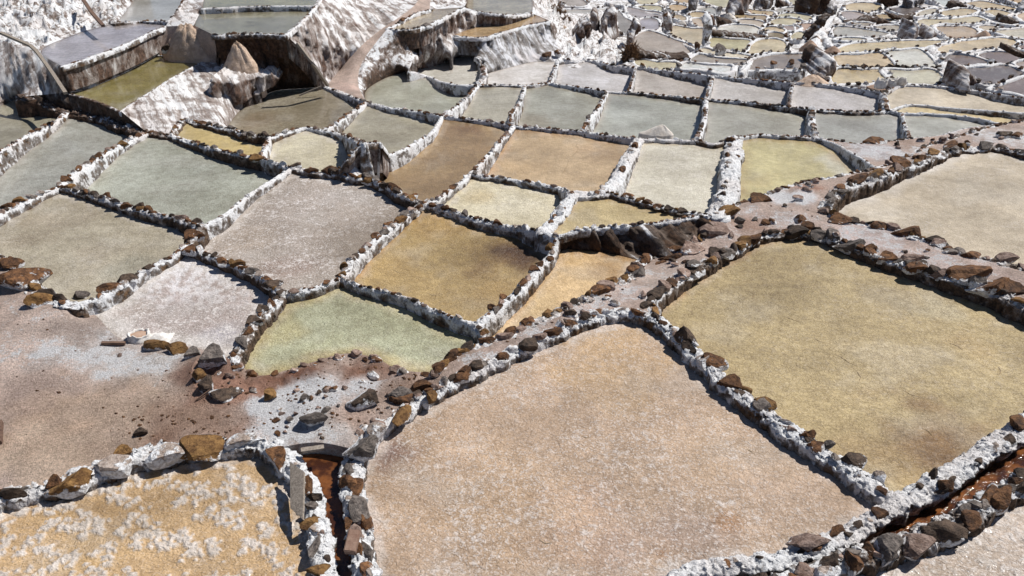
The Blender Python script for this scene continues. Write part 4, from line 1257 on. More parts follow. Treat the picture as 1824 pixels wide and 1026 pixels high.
def ground_cols(W):
    C = np.tile(lin((178, 160, 150)) * 1.36, (len(W), 1))
    S = np.full(len(W), .4)
    pxy = np.array([proj(p) for p in W])
    for (sx, sy, sr, sc_, sa, stg) in GSP:
        p0 = unproj(sx, sy, zt(sy) - .02)
        ppm = F / depth_of(p0)
        d = np.linalg.norm(W[:, :2] - np.array(p0[:2]), axis=1) / (sr / ppm)
        m = d < 2.2
        if not m.any():
            continue
        wob = np.zeros(len(W))
        wob[m] = [fb(p[0] * 2.6, p[1] * 2.6, sx * .1, 4) for p in W[m]]
        k = smooth01((1.35 - d) * .95 + wob * .8) * stg * m
        C = C * (1 - k[:, None]) + lin(sc_) * 1.36 * k[:, None]
        S = S * (1 - k) + sa * k
    return np.concatenate([C, S[:, None]], 1)


def bank_mesh(name, P, hw, zL, zR, mat, seed, parent=None, closed=False, rough=1.0, K=None, ends=True, cut=(0, 0)):
    """dike: crest line P (n,3), half widths hw, base heights left and right (arrays)"""
    P = np.array(P, float)
    n = len(P)
    hw = np.array(hw, float)
    zL = np.broadcast_to(np.array(zL, float), (n,)).copy()
    zR = np.broadcast_to(np.array(zR, float), (n,)).copy()
    tap = np.ones(n)
    if not closed and ends:
        t0 = (P[0] - P[1]) / (np.linalg.norm(P[0] - P[1]) + 1e-9)
        t1 = (P[-1] - P[-2]) / (np.linalg.norm(P[-1] - P[-2]) + 1e-9)
        e0 = [P[0] + t0 * hw[0] * a for a in (.95, .75, .4)]
        e1 = [P[-1] + t1 * hw[-1] * a for a in (.4, .75, .95)]
        P = np.vstack([e0, P, e1])
        hw = np.concatenate([[hw[0]] * 3, hw, [hw[-1]] * 3])
        zL = np.concatenate([[zL[0]] * 3, zL, [zL[-1]] * 3])
        zR = np.concatenate([[zR[0]] * 3, zR, [zR[-1]] * 3])
        tap = np.concatenate([[.25, .6, .9], tap, [.9, .6, .25]])
        n = len(P)
    T = np.roll(P, -1, 0) - np.roll(P, 1, 0) if closed else np.gradient(P, axis=0)
    T[:, 2] = 0
    T /= np.linalg.norm(T, axis=1, keepdims=True) + 1e-9
    N = np.stack([-T[:, 1], T[:, 0], 0 * T[:, 0]], 1)
    if K is None:
        K = 11
    us = np.linspace(1, -1, K)
    verts = np.zeros((n, K, 3))
    for i in range(n):
        w_ = hw[i] * (1 + .28 * ns(P[i][0] * 2.5 / max(.3, hw[i] * 8), P[i][1] * 3, seed)) * tap[i]
        lift = hw[i] * .22 * ns(P[i][0] * 5, P[i][1] * 5, seed + 4) * rough
        for j, u in enumerate(us):
            a = abs(u)
            zb = zL[i] if u > 0 else zR[i]
            drop = max(.02, P[i][2] - zb)
            d = min(drop, .14)
            topz = P[i][2] + lift - .32 * d * (min(a, .78) / .78) ** 2 - (1 - tap[i]) * d * .6
            if a <= .78:
                x = a / .78 * w_ * .92
                z = topz
            else:
                k = (a - .78) / .22
                x = w_ * (.92 + .12 * k) + k * .10 * (drop - d)
                if cut[0 if u > 0 else 1]:
                    x = w_ * (.92 - .55 * k)
                z = topz + (zb - .05 - topz) * k ** 1.1
            q = P[i] + N[i] * x * (1 if u > 0 else -1)
            q = np.array([q[0], q[1], z])
            am = hw[i] * rough * (.30 if a < .99 else .12)
            f1 = 1.1 / max(.05, hw[i])
            q += am * np.array([ns(q[0] * f1, q[1] * f1, seed + 1.3), ns(q[0] * f1, q[1] * f1, seed + 7.7), .7 * ns(q[0] * f1 * 1.2, q[1] * f1 * 1.2, seed + 2.1)])
            f3 = f1 * 2.6
            cv = Vector((q[0] * f3, q[1] * f3, q[2] * f3 + seed))
            vv = noise.noise_vector(cv)
            v2 = noise.noise_vector(cv * 2.3)
            q += am * np.array([vv[0] * .75 + v2[0] * .4, vv[1] * .75 + v2[1] * .4, vv[2] * .7 + v2[2] * .45])
            if K > 20:
                v3 = noise.noise_vector(cv * 5.5)
                q += am * .28 * np.array([v3[0], v3[1], abs(v3[2]) * 1.6])
            if a < .95:
                q[2] += am * (.5 - 1.4 * abs(noise.noise(cv * .45)))
            verts[i, j] = q
    V = verts.reshape(-1, 3)
    Fc = []
    m = n if closed else n - 1
    for i in range(m):
        a = i * K
        b = ((i + 1) % n) * K
        for j in range(K - 1):
            Fc.append((a + j, a + j + 1, b + j + 1, b + j))
    if not closed:
        Fc.append(tuple(range(K - 1, -1, -1)))
        Fc.append(tuple((n - 1) * K + j for j in range(K)))
    return mesh_obj(name, V, Fc, M[mat], parent)


# stone shapes shared by all copies
def ico(sub):
    import bmesh
    bm = bmesh.new()
    bmesh.ops.create_icosphere(bm, subdivisions=sub, radius=1)
    V = np.array([tuple(v.co) for v in bm.verts])
    Fc = [tuple(v.index for v in f.verts) for f in bm.faces]
    bm.free()
    return V, Fc


ICO3, ICO2 = ico(3), ico(2)
ICO4 = ico(4)


def stone_shape(seed, base, slab=False):
    r = np.random.default_rng(seed)
    V, Fc = base
    V = V.copy()
    for k in range(r.integers(10, 16)):
        nrm = r.normal(size=3)
        if slab and k < 4:
            nrm = np.array([r.normal() * .15, r.normal() * .15, 1 if k % 2 else -1])
        nrm /= np.linalg.norm(nrm)
        d = r.uniform(.38, .74)
        s = V @ nrm
        m = s > d
        V[m] -= np.outer(s[m] - d, nrm)
    for i in range(len(V)):
        p = Vector(V[i] * 1.7 + seed * 3.1)
        V[i] *= 1 + .14 * noise.noise(p) + .09 * noise.noise(p * 3.3)
    V -= (V.max(0) + V.min(0)) / 2
    V /= (V.max(0) - V.min(0)) / 2
    return V, Fc


def stone_mesh(seed, base, slab=False):
    V, Fc = stone_shape(seed, base, slab)
    me = bpy.data.meshes.new('stone_shape')
    me.from_pydata(V.tolist(), [], Fc)
    me.materials.append(M['s_rust'])
    me.polygons.foreach_set('use_smooth', [False] * len(Fc))
    return me


STN = [stone_mesh(100 + i, ICO2, i % 3 == 0) for i in range(14)]
STN_HI = [stone_mesh(300 + i, ICO3, i % 3 == 0) for i in range(14)]
STN_RAW = [stone_shape(500 + i, ico(1)) for i in range(6)]


def add_stone(loc, dims, yaw, kind, parent, tilt=(0, 0), hi=False, name='stone', mesh=None):
    me = mesh or random.choice(STN_HI if hi else STN)
    o = bpy.data.objects.new(name, me)
    col.objects.link(o)
    o.material_slots[0].link = 'OBJECT'
    o.material_slots[0].material = M[kind]
    pl = Vector(parent.location) if parent is not None else Vector((0, 0, 0))
    o.location = Vector(loc) - pl
    o.rotation_euler = Euler((tilt[0], tilt[1], yaw))
    o.scale = (dims[0] / 2, dims[1] / 2, dims[2] / 2)
    if parent is not None:
        o.parent = parent
    return o


def resample(P, ds):
    P = np.array(P, float)
    L = np.concatenate([[0], np.cumsum(np.linalg.norm(np.diff(P, axis=0), axis=1))])
    n = max(3, int(L[-1] / ds) + 1)
    t = np.linspace(0, L[-1], n)
    return np.stack([np.interp(t, L, P[:, c]) for c in range(P.shape[1])], 1), L[-1]


# ------------------------------------------------------------------ the valley side under everything
def build_terrain():
    ys = list(range(-60, 170, 4)) + list(range(170, 1200, 60))
    xs = list(range(-500, 2400, 6))
    polys = [np.array(f[1], float) for f in FAR]
    grid = np.array([(x, y) for y in ys for x in xs], float)
    low = np.zeros(len(grid), bool)
    for P in polys:
        c = P.mean(0)
        low |= inside_np(c + (P - c) * 1.12, grid)
    V = []
    for (x, y), lo in zip(grid, low):
        off = .22 if y < 118 else .22 + min(1, (y - 118) / 40) * .9
        if x < 1000 and y < 170:
            off += 1.2 * min(1, (1000 - x) / 40)
        p = unproj(x, y, zt(y) - off)
        z = p[2] + .10 * fb(p[0] * .8, p[1] * .5, 1, 4) * (1 if y < 140 else .3)
        if lo:
            z = p[2] - .3
        V.append((p[0], p[1], z))
    nx = len(xs)
    Fc = []
    for i in range(len(ys) - 1):
        for j in range(nx - 1):
            a = i * nx + j
            Fc.append((a, a + 1, a + nx + 1, a + nx))
    o = mesh_obj('valley_side', V, Fc, M['terrain'])
    tag(o, kind='structure')
    # the flat beyond, to the horizon
    y0 = unproj(912, -60, zt(-60) - .22)[1]
    zf = zt(-60) - .6
    V = [(-1200, y0 - 1, zf), (1200, y0 - 1, zf), (1200, 1400, zf - 2), (-1200, 1400, zf - 2)]
    o = mesh_obj('far_ground', V, [(0, 1, 2, 3)], M['rubble'])
    tag(o, kind='structure')


build_terrain()

# ------------------------------------------------------------------ surfaces between the dikes
for f in faces:
    if not f['kind']:
        continue
    world = [unproj(*p) for p in f['pts']]
    my = np.mean([p[1] for p in f['pts']])
    if f['kind'] == 'pan':
        big = f['area'] > 60000
        step = 8 if my > 500 else (7 if my > 250 else 5)
        if f['opt'].get('clump') == 1:
            step = 2.9
        elif f['opt'].get('clump'):
            step = 3.8
        o = pan_mesh('salt_pan', world, f['z'], f['col'], f['opt'], step)
        tag(o, 'shallow ' + f['name'] if 'pan' in f['name'] else f['name'], 'salt pan', 'salt pans of the terraces')
        f['obj'] = o
    elif f['kind'] == 'water':
        pts = [(p[0], p[1]) for p in f['pts']]
        pp = np.array([proj((q[0], q[1], f['z'])) for q in world])
        V, Fc, n = cdt(pp, 12)
        W = [unproj(v[0], v[1], f['z']) for v in V]
        o = mesh_obj(f['oname'], W, Fc, M['channel'])
        tag(o, kind='structure')
    else:
        step = 3.3 if f['kind'] == 'wall' else (4.5 if my < 200 else 7)
        if f['rel'] >= .1 and my < 200:
            step = 3.6
        o = patch_mesh(f['oname'], f['pts'], f['mat'], f['rel'], step, f['kind'] == 'wall' or 'wall' in f['mat'])
        if f['label']:
            tag(o, f['label'], f['cat'], 'tall terrace walls')
        else:
            tag(o, kind='structure')

# ------------------------------------------------------------------ the dikes with their stones
STYLE_WORD = {'s': 'low salt crusted stone dike', 'w': 'smooth white salt dike', 't': 'thin stony crest', 'r': 'low dark stone dike',
              'R': 'dike of large brown rocks', 'e': 'dark brown earth dike', 'W': 'thick white salt bank', 'S': 'salt bank with embedded rocks',
              'B': 'low wall of big ochre rocks', 'D': 'bank of large dark rocks'}
SHORT_CUT = [('large ', ''), ('speckled ', 'speckled ')]


SHORT = {
    'large pinkish beige pan in the foreground': 'big pinkish pan', 'large olive beige pan at right': 'big olive beige pan',
    'pale beige pan at right edge': 'pale right edge pan', 'ochre pan with white salt clumps': 'clumpy ochre pan',
    'speckled pan in lower right corner': 'lower right corner pan', 'ochre pan with brown blot': 'blotted ochre pan',
    'sandy pan below the dark wall': 'narrow peach pan', 'pale green pan in the middle': 'pale green pan',
    'speckled grey pink pan': 'speckled mauve pan', 'whitish pan with salt flakes': 'flaky whitish pan',
    'brownish grey pan at left': 'brownish left pan', 'large grey green pan': 'large grey green pan',
    'grey pan beside the left edge': 'blue grey left pan', 'olive grey pan at far left': 'far left olive pan',
    'cream pan beside the short wall': 'cream pan', 'greyish brown pan below the shaded wall': 'shaded brown pan',
    'olive grey pan in the middle': 'middle olive grey pan', 'whitish pan left of the thick dike': 'whitish pan',
    'narrow sand coloured pan above the dark wall': 'narrow sand pan', 'grey green pan below the salty slope': 'upper grey green pan',
    'small whitish pan under the tan basin wall': 'small whitish pan', 'white pan at the foot of the streaked wall': 'bright white pan',
    'small taupe grey pan': 'taupe pan', 'grey pan below two white ones': 'upper middle grey pan', 'lilac white pan': 'lilac white pan',
    'grey pan behind the salt heap': 'salt heap pan', 'speckled lilac grey pan': 'speckled lilac pan',
    'grey pan above the yellow one': 'grey square pan', 'speckled pan before the beige heap': 'speckled upper pan',
    'grey pan above the stony platform': 'grey platform pan', 'wedge shaped grey pan': 'grey wedge pan',
    'long beige pan at right': 'long beige pan', 'thin yellow strip pan at right': 'yellow strip pan',
    'deep olive pan between two walls': 'deep olive pan', 'lilac grey pan above the olive one': 'lilac grey pan',
    'pale grey pan at top left': 'top left pan', 'olive grey terrace pan': 'olive terrace pan',
    'yellowish pan cut by the top edge': 'yellowish top pan', 'sandy basin beside the path': 'sandy basin',
    'tan basin above the streaked wall': 'tan basin', 'grey beige basin at the top': 'grey beige basin',
    'the wall below the olive pan': 'the olive pan wall', 'the dark earth bank': 'the earth bank'}


def fname(f):
    if f is None or not f.get('name'):
        return 'the far terraces'
    n = SHORT.get(f['name'], f['name'])
    return n if n.startswith('the ') else 'the ' + n


def cutw(s, n):
    w_ = s.split()
    return ' '.join(w_[:n])


dikes = {}
for hi in range(0, len(half), 2):
    a, b, pts, si = half[hi]
    st, wd = segs[si][3], segs[si][4]
    if st in ('-', 'frame'):
        continue
    fl, fr = faces[face_of[hi]], faces[face_of[hi ^ 1]]
    key = (id(fl), id(fr), st) if id(fl) < id(fr) else (id(fr), id(fl), st)
    dikes.setdefault(key, []).append((pts, st, wd, fl, fr))

dike_objs = []
seed = 0
for key, parts in dikes.items():
    seed += 1
    st = parts[0][1]
    cm, hh_, chance, pal, rel = STY[st]
    allp = [p for pr in parts for p in pr[0]]
    mid = parts[0][0][len(parts[0][0]) // 2]
    base = unproj(*mid)
    root = empty('salt_dike', base)
    fl, fr = parts[0][3], parts[0][4]
    dike_objs.append((root, allp, fl, fr, st))
    small = []
    for pts, st_, wd, fl, fr in parts:
        Wp = np.array([unproj(*p) for p in pts])
        dep = float(np.mean([depth_of(p) for p in Wp]))
        ppm = F / dep
        hw = wd / ppm / 2 * (.84 if wd > 26 else .76)
        ds = 2.3 / ppm if dep < 9 else 3.2 / ppm
        Q, L = resample(Wp, ds)
        K = 27 if wd > 26 else (15 if wd > 13 else 9)

        def lev(f_):
            if f_ is not None and f_.get('z') is not None:
                return np.full(len(Q), f_['z'])
            return Q[:, 2] - .06

        zL, zR = lev(fl), lev(fr)
        rg = {'w': .75, 'W': .8, 'S': .95}.get(st_, 1.0)
        bank_mesh('salt_crust', Q, np.full(len(Q), hw), zL, zR, cm, seed * 1.7, root, rough=rg, K=K, cut=(fl['kind'] == 'water', fr['kind'] == 'water'))
        # stones set along the crest
        if chance <= 0:
            continue
        s = random.uniform(0, .1)
        LL = np.concatenate([[0], np.cumsum(np.linalg.norm(np.diff(Q, axis=0), axis=1))])
        while s < L:
            sz = hw * random.choice((.8, 1.0, 1.2, 1.5, 1.9)) * rel
            if st_ in ('R', 'D', 'r'):
                sz *= 1.12
            if st_ in ('W', 'S', 'R', 'D'):
                sz = min(sz, .30)
            if random.random() < chance * (.55 + .9 * abs(ns(s * 1.3, seed)) + .2):
                p = np.array([np.interp(s, LL, Q[:, c]) for c in range(3)])
                q = np.array([np.interp(min(L, s + .05), LL, Q[:, c]) for c in range(3)])
                yaw = math.atan2(q[1] - p[1], q[0] - p[0])
                nrm = np.array([-math.sin(yaw), math.cos(yaw), 0])
                lat = random.uniform(-.25, .25) * hw
                if hw > .11 and st_ in ('R', 'S', 'D', 'W'):
                    lat = random.choice((-1, 1)) * random.uniform(.25, .62) * hw
                kind = random.choice(pal)
                dims = (sz * random.uniform(.95, 1.45), sz * random.uniform(.7, .95), sz * random.uniform(.6, .95))
                loc = p + nrm * lat
                loc[2] = p[2] + dims[2] * random.uniform(.0, .24) - .008
                px_ = dims[0] * ppm
                if px_ >= 8.5:
                    add_stone(loc, dims, yaw + random.uniform(-.5, .5), kind, root, (random.uniform(-.35, .35), random.uniform(-.3, .3)), hi=px_ > 24)
                else:
                    small.append((loc, dims, yaw + random.uniform(-.5, .5), kind))
            s += sz * random.uniform(.8, 1.25)
    if small:
        bykind = {}
        for loc, dims, yaw, kind in small:
            bykind.setdefault(kind, []).append((loc, dims, yaw))
        V, Fc, mi = [], [], []
        kinds = list(bykind)
        for ki, kd in enumerate(kinds):
            for loc, dims, yaw in bykind[kd]:
                RV, RF = random.choice(STN_RAW)
                c_, s_ = math.cos(yaw), math.sin(yaw)
                A = RV * np.array(dims) / 2
                B = np.stack([A[:, 0] * c_ - A[:, 1] * s_, A[:, 0] * s_ + A[:, 1] * c_, A[:, 2]], 1) + np.array(loc)
                o_ = len(V)
                V += B.tolist()
                Fc += [tuple(v + o_ for v in t) for t in RF]
                mi += [ki] * len(RF)
        o = mesh_obj('small_stones', V, Fc, M[kinds[0]], root, False)
        for kd in kinds[1:]:
            o.data.materials.append(M[kd])
        o.data.polygons.foreach_set('material_index', mi)
        o['kind'] = 'stuff'
used = {}
for root, allp, fl, fr, st in dike_objs:
    names = sorted([fname(fl), fname(fr)])
    head = STYLE_WORD[st]
    lab = '%s between %s and %s' % (head, names[0], names[1])
    if len(lab.split()) > 16:
        lab = '%s between %s and %s' % ({'s': 'salty dike', 'w': 'white dike', 't': 'stony crest', 'r': 'stone dike', 'R': 'rock dike', 'e': 'earth dike', 'W': 'white bank', 'S': 'salt bank', 'B': 'rock wall', 'D': 'rock bank'}[st], names[0], names[1])
    if len(lab.split()) > 16:
        print('LONG', len(lab.split()), lab)
    if lab in used:
        print('DUP', lab)
    used[lab] = 1
    tag(root, lab, 'dike', 'dikes between the salt pans')

# ------------------------------------------------------------------ the far terraces: every pan with its own rim
far_rims = []
for i, (c, outl, wet, nm) in enumerate(FAR):
    cy = sum(p[1] for p in outl) / len(outl)
    zp = zt(cy)
    gm_ = sum(c) / 3
    c = tuple((v * .88 + gm_ * .12) * (.86 if gm_ < 125 else 1) for v in c)
    P = np.array(outl, float)
    P = P.mean(0) + (P - P.mean(0)) * 1.07
    # smooth the outline
    Q = []
    n = len(P)
    for k in range(n):
        p0, p1, p2, p3 = P[k - 1], P[k], P[(k + 1) % n], P[(k + 2) % n]
        L = np.linalg.norm(p2 - p1)
        m = max(1, int(L / 6))
        e0 = p1 + (p0 - p1) / (np.linalg.norm(p0 - p1) + 1e-6) * L
        e3 = p2 + (p3 - p2) / (np.linalg.norm(p3 - p2) + 1e-6) * L
        for t in range(m):
            Q.append(cr(e0, p1, p2, e3, t / m))
    Q = np.array(Q)
    W = [unproj(q[0], q[1], zp) for q in Q]
    o = pan_mesh('salt_pan', W, zp, c, dict(wet=wet, speck=.1, crack=.3, rim=tuple(min(235, v * 1.08) for v in c), rw=.25), 5)
    tag(o, 'far ' + nm if not nm.startswith('far') else nm, 'salt pan', 'salt pans of the terraces')
    ctr = np.array(W)[:, :2].mean(0)
    Wc = []
    for q in W:
        d = np.array(q[:2]) - ctr
        d = d / (np.linalg.norm(d) + 1e-6)
        Wc.append((q[0] + d[0] * .07, q[1] + d[1] * .12, zp + .04 + .02 * ns(q[0] * .7, q[1] * .7, i)))
    Wc = np.array(Wc)
    Wc = np.vstack([Wc, Wc[:1]])
    R, L = resample(Wc, .13)
    R = R[:-1]
    hwv = np.array([.075 + .035 * ns(p[0] * .8, p[1] * .8, i + .5) for p in R])
    root = empty('salt_dike', tuple(R[0]))
    zin = np.full(len(R), zp)
    zout = np.array([zp - .35] * len(R))
    # polygon orientation decides which side is the water
    ar = sum(R[k - 1][0] * R[k][1] - R[k][0] * R[k - 1][1] for k in range(len(R)))
    zl, zr = (zin, zout) if ar > 0 else (zout, zin)
    bank_mesh('salt_crust', R, hwv, zl, zr, 'c_white' if i % 4 else 'c_salt', i * 2.3 + 50, root, closed=True, K=9, rough=1.1)
    V, Fc, mi = [], [], []
    kinds = ['s_dark', 's_rust', 's_salt']
    for p in R[::1]:
        if random.random() < .42 * (1 + 1.8 * ns(p[0] * 1.3, p[1] * 1.3, i * .7)) and random.random() < .8:
            RV, RF = random.choice(STN_RAW)
            sz = random.uniform(.08, .17)
            yaw = random.uniform(0, 3)
            c_, s_ = math.cos(yaw), math.sin(yaw)
            A = RV * np.array((sz, sz * .8, sz * .75)) / 2
            B = np.stack([A[:, 0] * c_ - A[:, 1] * s_, A[:, 0] * s_ + A[:, 1] * c_, A[:, 2]], 1) + p + np.array([random.uniform(-.06, .06), random.uniform(-.1, .1), .03])
            o_ = len(V)
            V += B.tolist()
            Fc += [tuple(v + o_ for v in t) for t in RF]
            mi += [random.choice((0, 0, 1, 2, 2))] * len(RF)
    o = mesh_obj('small_stones', V, Fc, M['s_dark'], root, False)
    o.data.materials.append(M['s_rust'])
    o.data.materials.append(M['s_salt'])
    o.data.polygons.foreach_set('material_index', mi)
    o['kind'] = 'stuff'
    tag(root, 'salty stone dike around the ' + nm, 'dike', 'dikes around the far pans')


# ------------------------------------------------------------------ standing walls, spurs, heaps
def slab(name, outl, zb, thick, mat, rel=.06, step=3.0, lean=.12, parent=None, skew=0.0):
    """free-standing earth or stone wall: the outline it shows, its foot at height zb, real thickness behind"""
    P0 = np.array(outl, float)
    yb = P0[:, 1].max()
    P = []
    for k in range(len(P0)):
        a_, b_ = P0[k], P0[(k + 1) % len(P0)]
        m_2 = max(1, int(np.linalg.norm(b_ - a_) / 2.6))
        for t in range(m_2):
            q = a_ + (b_ - a_) * t / m_2
            am = 1.5 if q[1] < yb - 4 else .3
            P.append(q + am * np.array([ns(q[0] * .33, q[1] * .33, 1), 1.2 * ns(q[0] * .4, q[1] * .4, 5)]) * 1.5)
    P = np.array(P)
    V, Fc, n = cdt(P, step)
    yfoot = {}
    foot_y = unproj(912, yb, zb)[1]
    W = []
    for v in V:
        # point on a plane leaning back from the foot line
        a = (v[0] - CX) / F
        b = (CY - v[1]) / F
        dx, dy, dz = a, cp + b * sp, -sp + b * cp
        # plane: Y = foot_y + lean * (Z - zb)
        t = (foot_y + lean * (H - zb)) / (dy - lean * dz)
        W.append((dx * t, dy * t, H + dz * t))
    W = np.array(W)
    W[:, 1] += skew * (W[:, 0] - W[:, 0].mean())
    near = seg_dist(P, V)
    Fr = W.copy()
    for i, p in enumerate(W):
        e = smooth01(near[i] / 4.0)
        a = fb(p[0] * 2.6, p[1], p[2] * .6, 3) + .5 * fb(p[0] * 8, p[1], p[2] * 2.5, 2)
        a += .8 * ns(p[0] * 5, p[2] * 1.5, 3)
        Fr[i] += np.array([.3, -1, 0]) * (a * rel + .25 * thick * e)
    B = W.copy()
    ctr = W.mean(0)
    B[:, 1] += thick
    B[:, 0] = ctr[0] + (B[:, 0] - ctr[0]) * .92
    m = len(W)
    faces_ = list(Fc) + [tuple(v + m for v in f[::-1]) for f in Fc]
    # rim quads along boundary edges
    cnt = {}
    for f in Fc:
        for k in range(3):
            a_, b_ = f[k - 1], f[k]
            cnt.setdefault(frozenset((a_, b_)), []).append((a_, b_))
    for k, v in cnt.items():
        if len(v) == 1:
            a_, b_ = v[0]
            faces_.append((b_, a_, a_ + m, b_ + m))
    return mesh_obj(name, np.vstack([Fr, B]), faces_, M[mat], parent)


def heap(name, cx, cyb, zb, rx, ry, h, mat, seed, tail=None, parent=None, pw=1.15):
    """heap of salt: uneven cone with rilled flanks; (cx, cyb) = photo point of the middle of its foot"""
    c0 = unproj(cx, cyb, zb)
    nr, na = 16, 44
    V = [(c0[0], c0[1], zb + h)]
    for i in range(1, nr + 1):
        r = i / nr
        skirt = i == nr
        for j in range(na):
            an = 2 * math.pi * j / na
            rr = r * (1 + .30 * ns(math.cos(an) * 1.3, math.sin(an) * 1.3, seed) + .05 * ns(math.cos(an) * 6, math.sin(an) * 6, seed))
            x = math.cos(an) * rr * rx
            y = math.sin(an) * rr * ry
            if tail and math.cos(an - tail[0]) > 0:
                k = math.cos(an - tail[0]) ** 3
                x += math.cos(tail[0]) * tail[1] * k * r * r
                y += math.sin(tail[0]) * tail[1] * k * r * r
            z = h * (1 - r ** pw) ** 1.1 * (1 + .10 * ns(math.cos(an) * 4, math.sin(an) * 4, seed + 3)) - .05 * r
            z += h * .05 * fb(x * 4 / max(rx, .2), y * 4 / max(rx, .2), seed, 3) * (1 - r)
            z -= h * .10 * math.exp(-(r / .12) ** 2)
            z += h * .035 * ns(x * 6 / max(rx, .2), y * 6 / max(rx, .2), seed)
            z += .05 * h * fb(x * 9 / max(rx, .2), y * 9 / max(rx, .2), seed + 9, 3)
            if skirt:
                z -= .5
            V.append((c0[0] + x, c0[1] + y, zb + z))
    Fc = [(0, 1 + j, 1 + (j + 1) % na) for j in range(na)]
    for i in range(nr - 1):
        for j in range(na):
            a = 1 + i * na + j
            b = 1 + i * na + (j + 1) % na
            Fc.append((a, a + na, b + na, b))
    return mesh_obj(name, V, Fc, M[mat], parent)


def ppm_at(x, y, z):
    return F / depth_of(unproj(x, y, z))


HEAPS = [  # foot centre px, base z, half width px, height px, depth factor, material, label, tail
    (342, 97, -.26, 52, 62, .6, 'heap', 'pale beige salt heap sprawling beside the deep olive pan', (-.6, .5)),
    (431, 132, -.38, 37, 66, .7, 'heap', 'steep conical beige salt heap below the shaded terrace wall', None),
    (1178, 238, -.93, 22, 17, .8, 'heap_white', 'beige white salt heap on the rim of a grey pan', (math.pi, .25)),
    (1003, 70, -2.2, 15, 26, .8, 'heap', 'smooth cream salt heap beside the fluted grey wall', (-.9, .5)),
    (1041, 77, -2.3, 9, 8, .8, 'heap_brown', 'small brownish heap on the white salt floor below the spurs', None),
    (1447, 150, -1.22, 33, 17, .8, 'heap', 'broad peach salt heap behind the speckled lilac pans', None),
    (1441, 90, -2.3, 21, 18, .8, 'heap_brown', 'large brown pointed heap below the white gully', None),
    (1453, 72, -2.6, 10, 7, .8, 'heap_brown', 'rounded brown heap just behind the large brown pointed one', None),
    (1484, 93, -2.25, 15, 10, .8, 'heap_brown', 'brown heap in the left corner of the long sandy pan', None),
    (1752, 69, -2.75, 18, 14, .8, 'heap_brown', 'brown pointed heap between tan pan and sandy pan at upper right', None),
    (1334, 25, -3.35, 7, 5, .8, 'heap_brown', 'tiny brown heap in the little tan pan', None),
    (1364, 29, -3.35, 6, 4, .8, 'heap_brown', 'tiny dark heap on the edge of the ochre slot pan', None),
    (1297, 38, -3.2, 14, 14, .8, 'heap_white', 'creamy white heap above the dark curved wall', (-.8, .4)),
    (1215, 43, -3.1, 8, 5, .8, 'heap_white', 'little white heap in the tiny tan pan', None),
    (1567, 156, -1.3, 20, 6, .8, 'heap_brown', 'low brown spill of salt beside the sacks', None),
]
for k, (x, y, z, hw_, hp, df, mt, lab, tail) in enumerate(HEAPS):
    if y < 120 and x > 990:
        z = zt(y) - .03
    elif x > 990:
        z = zt(y) - .06
    pm = ppm_at(x, y, z)
    o = heap('salt_heap', x, y - 3, z, hw_ / pm, hw_ / pm * df, hp / pm * .85, mt, k * 3.7, tail, None, 1.5 if k in (0, 3, 5, 12) else 1.35)
    tag(o, lab, 'salt heap', 'heaps of harvested salt')

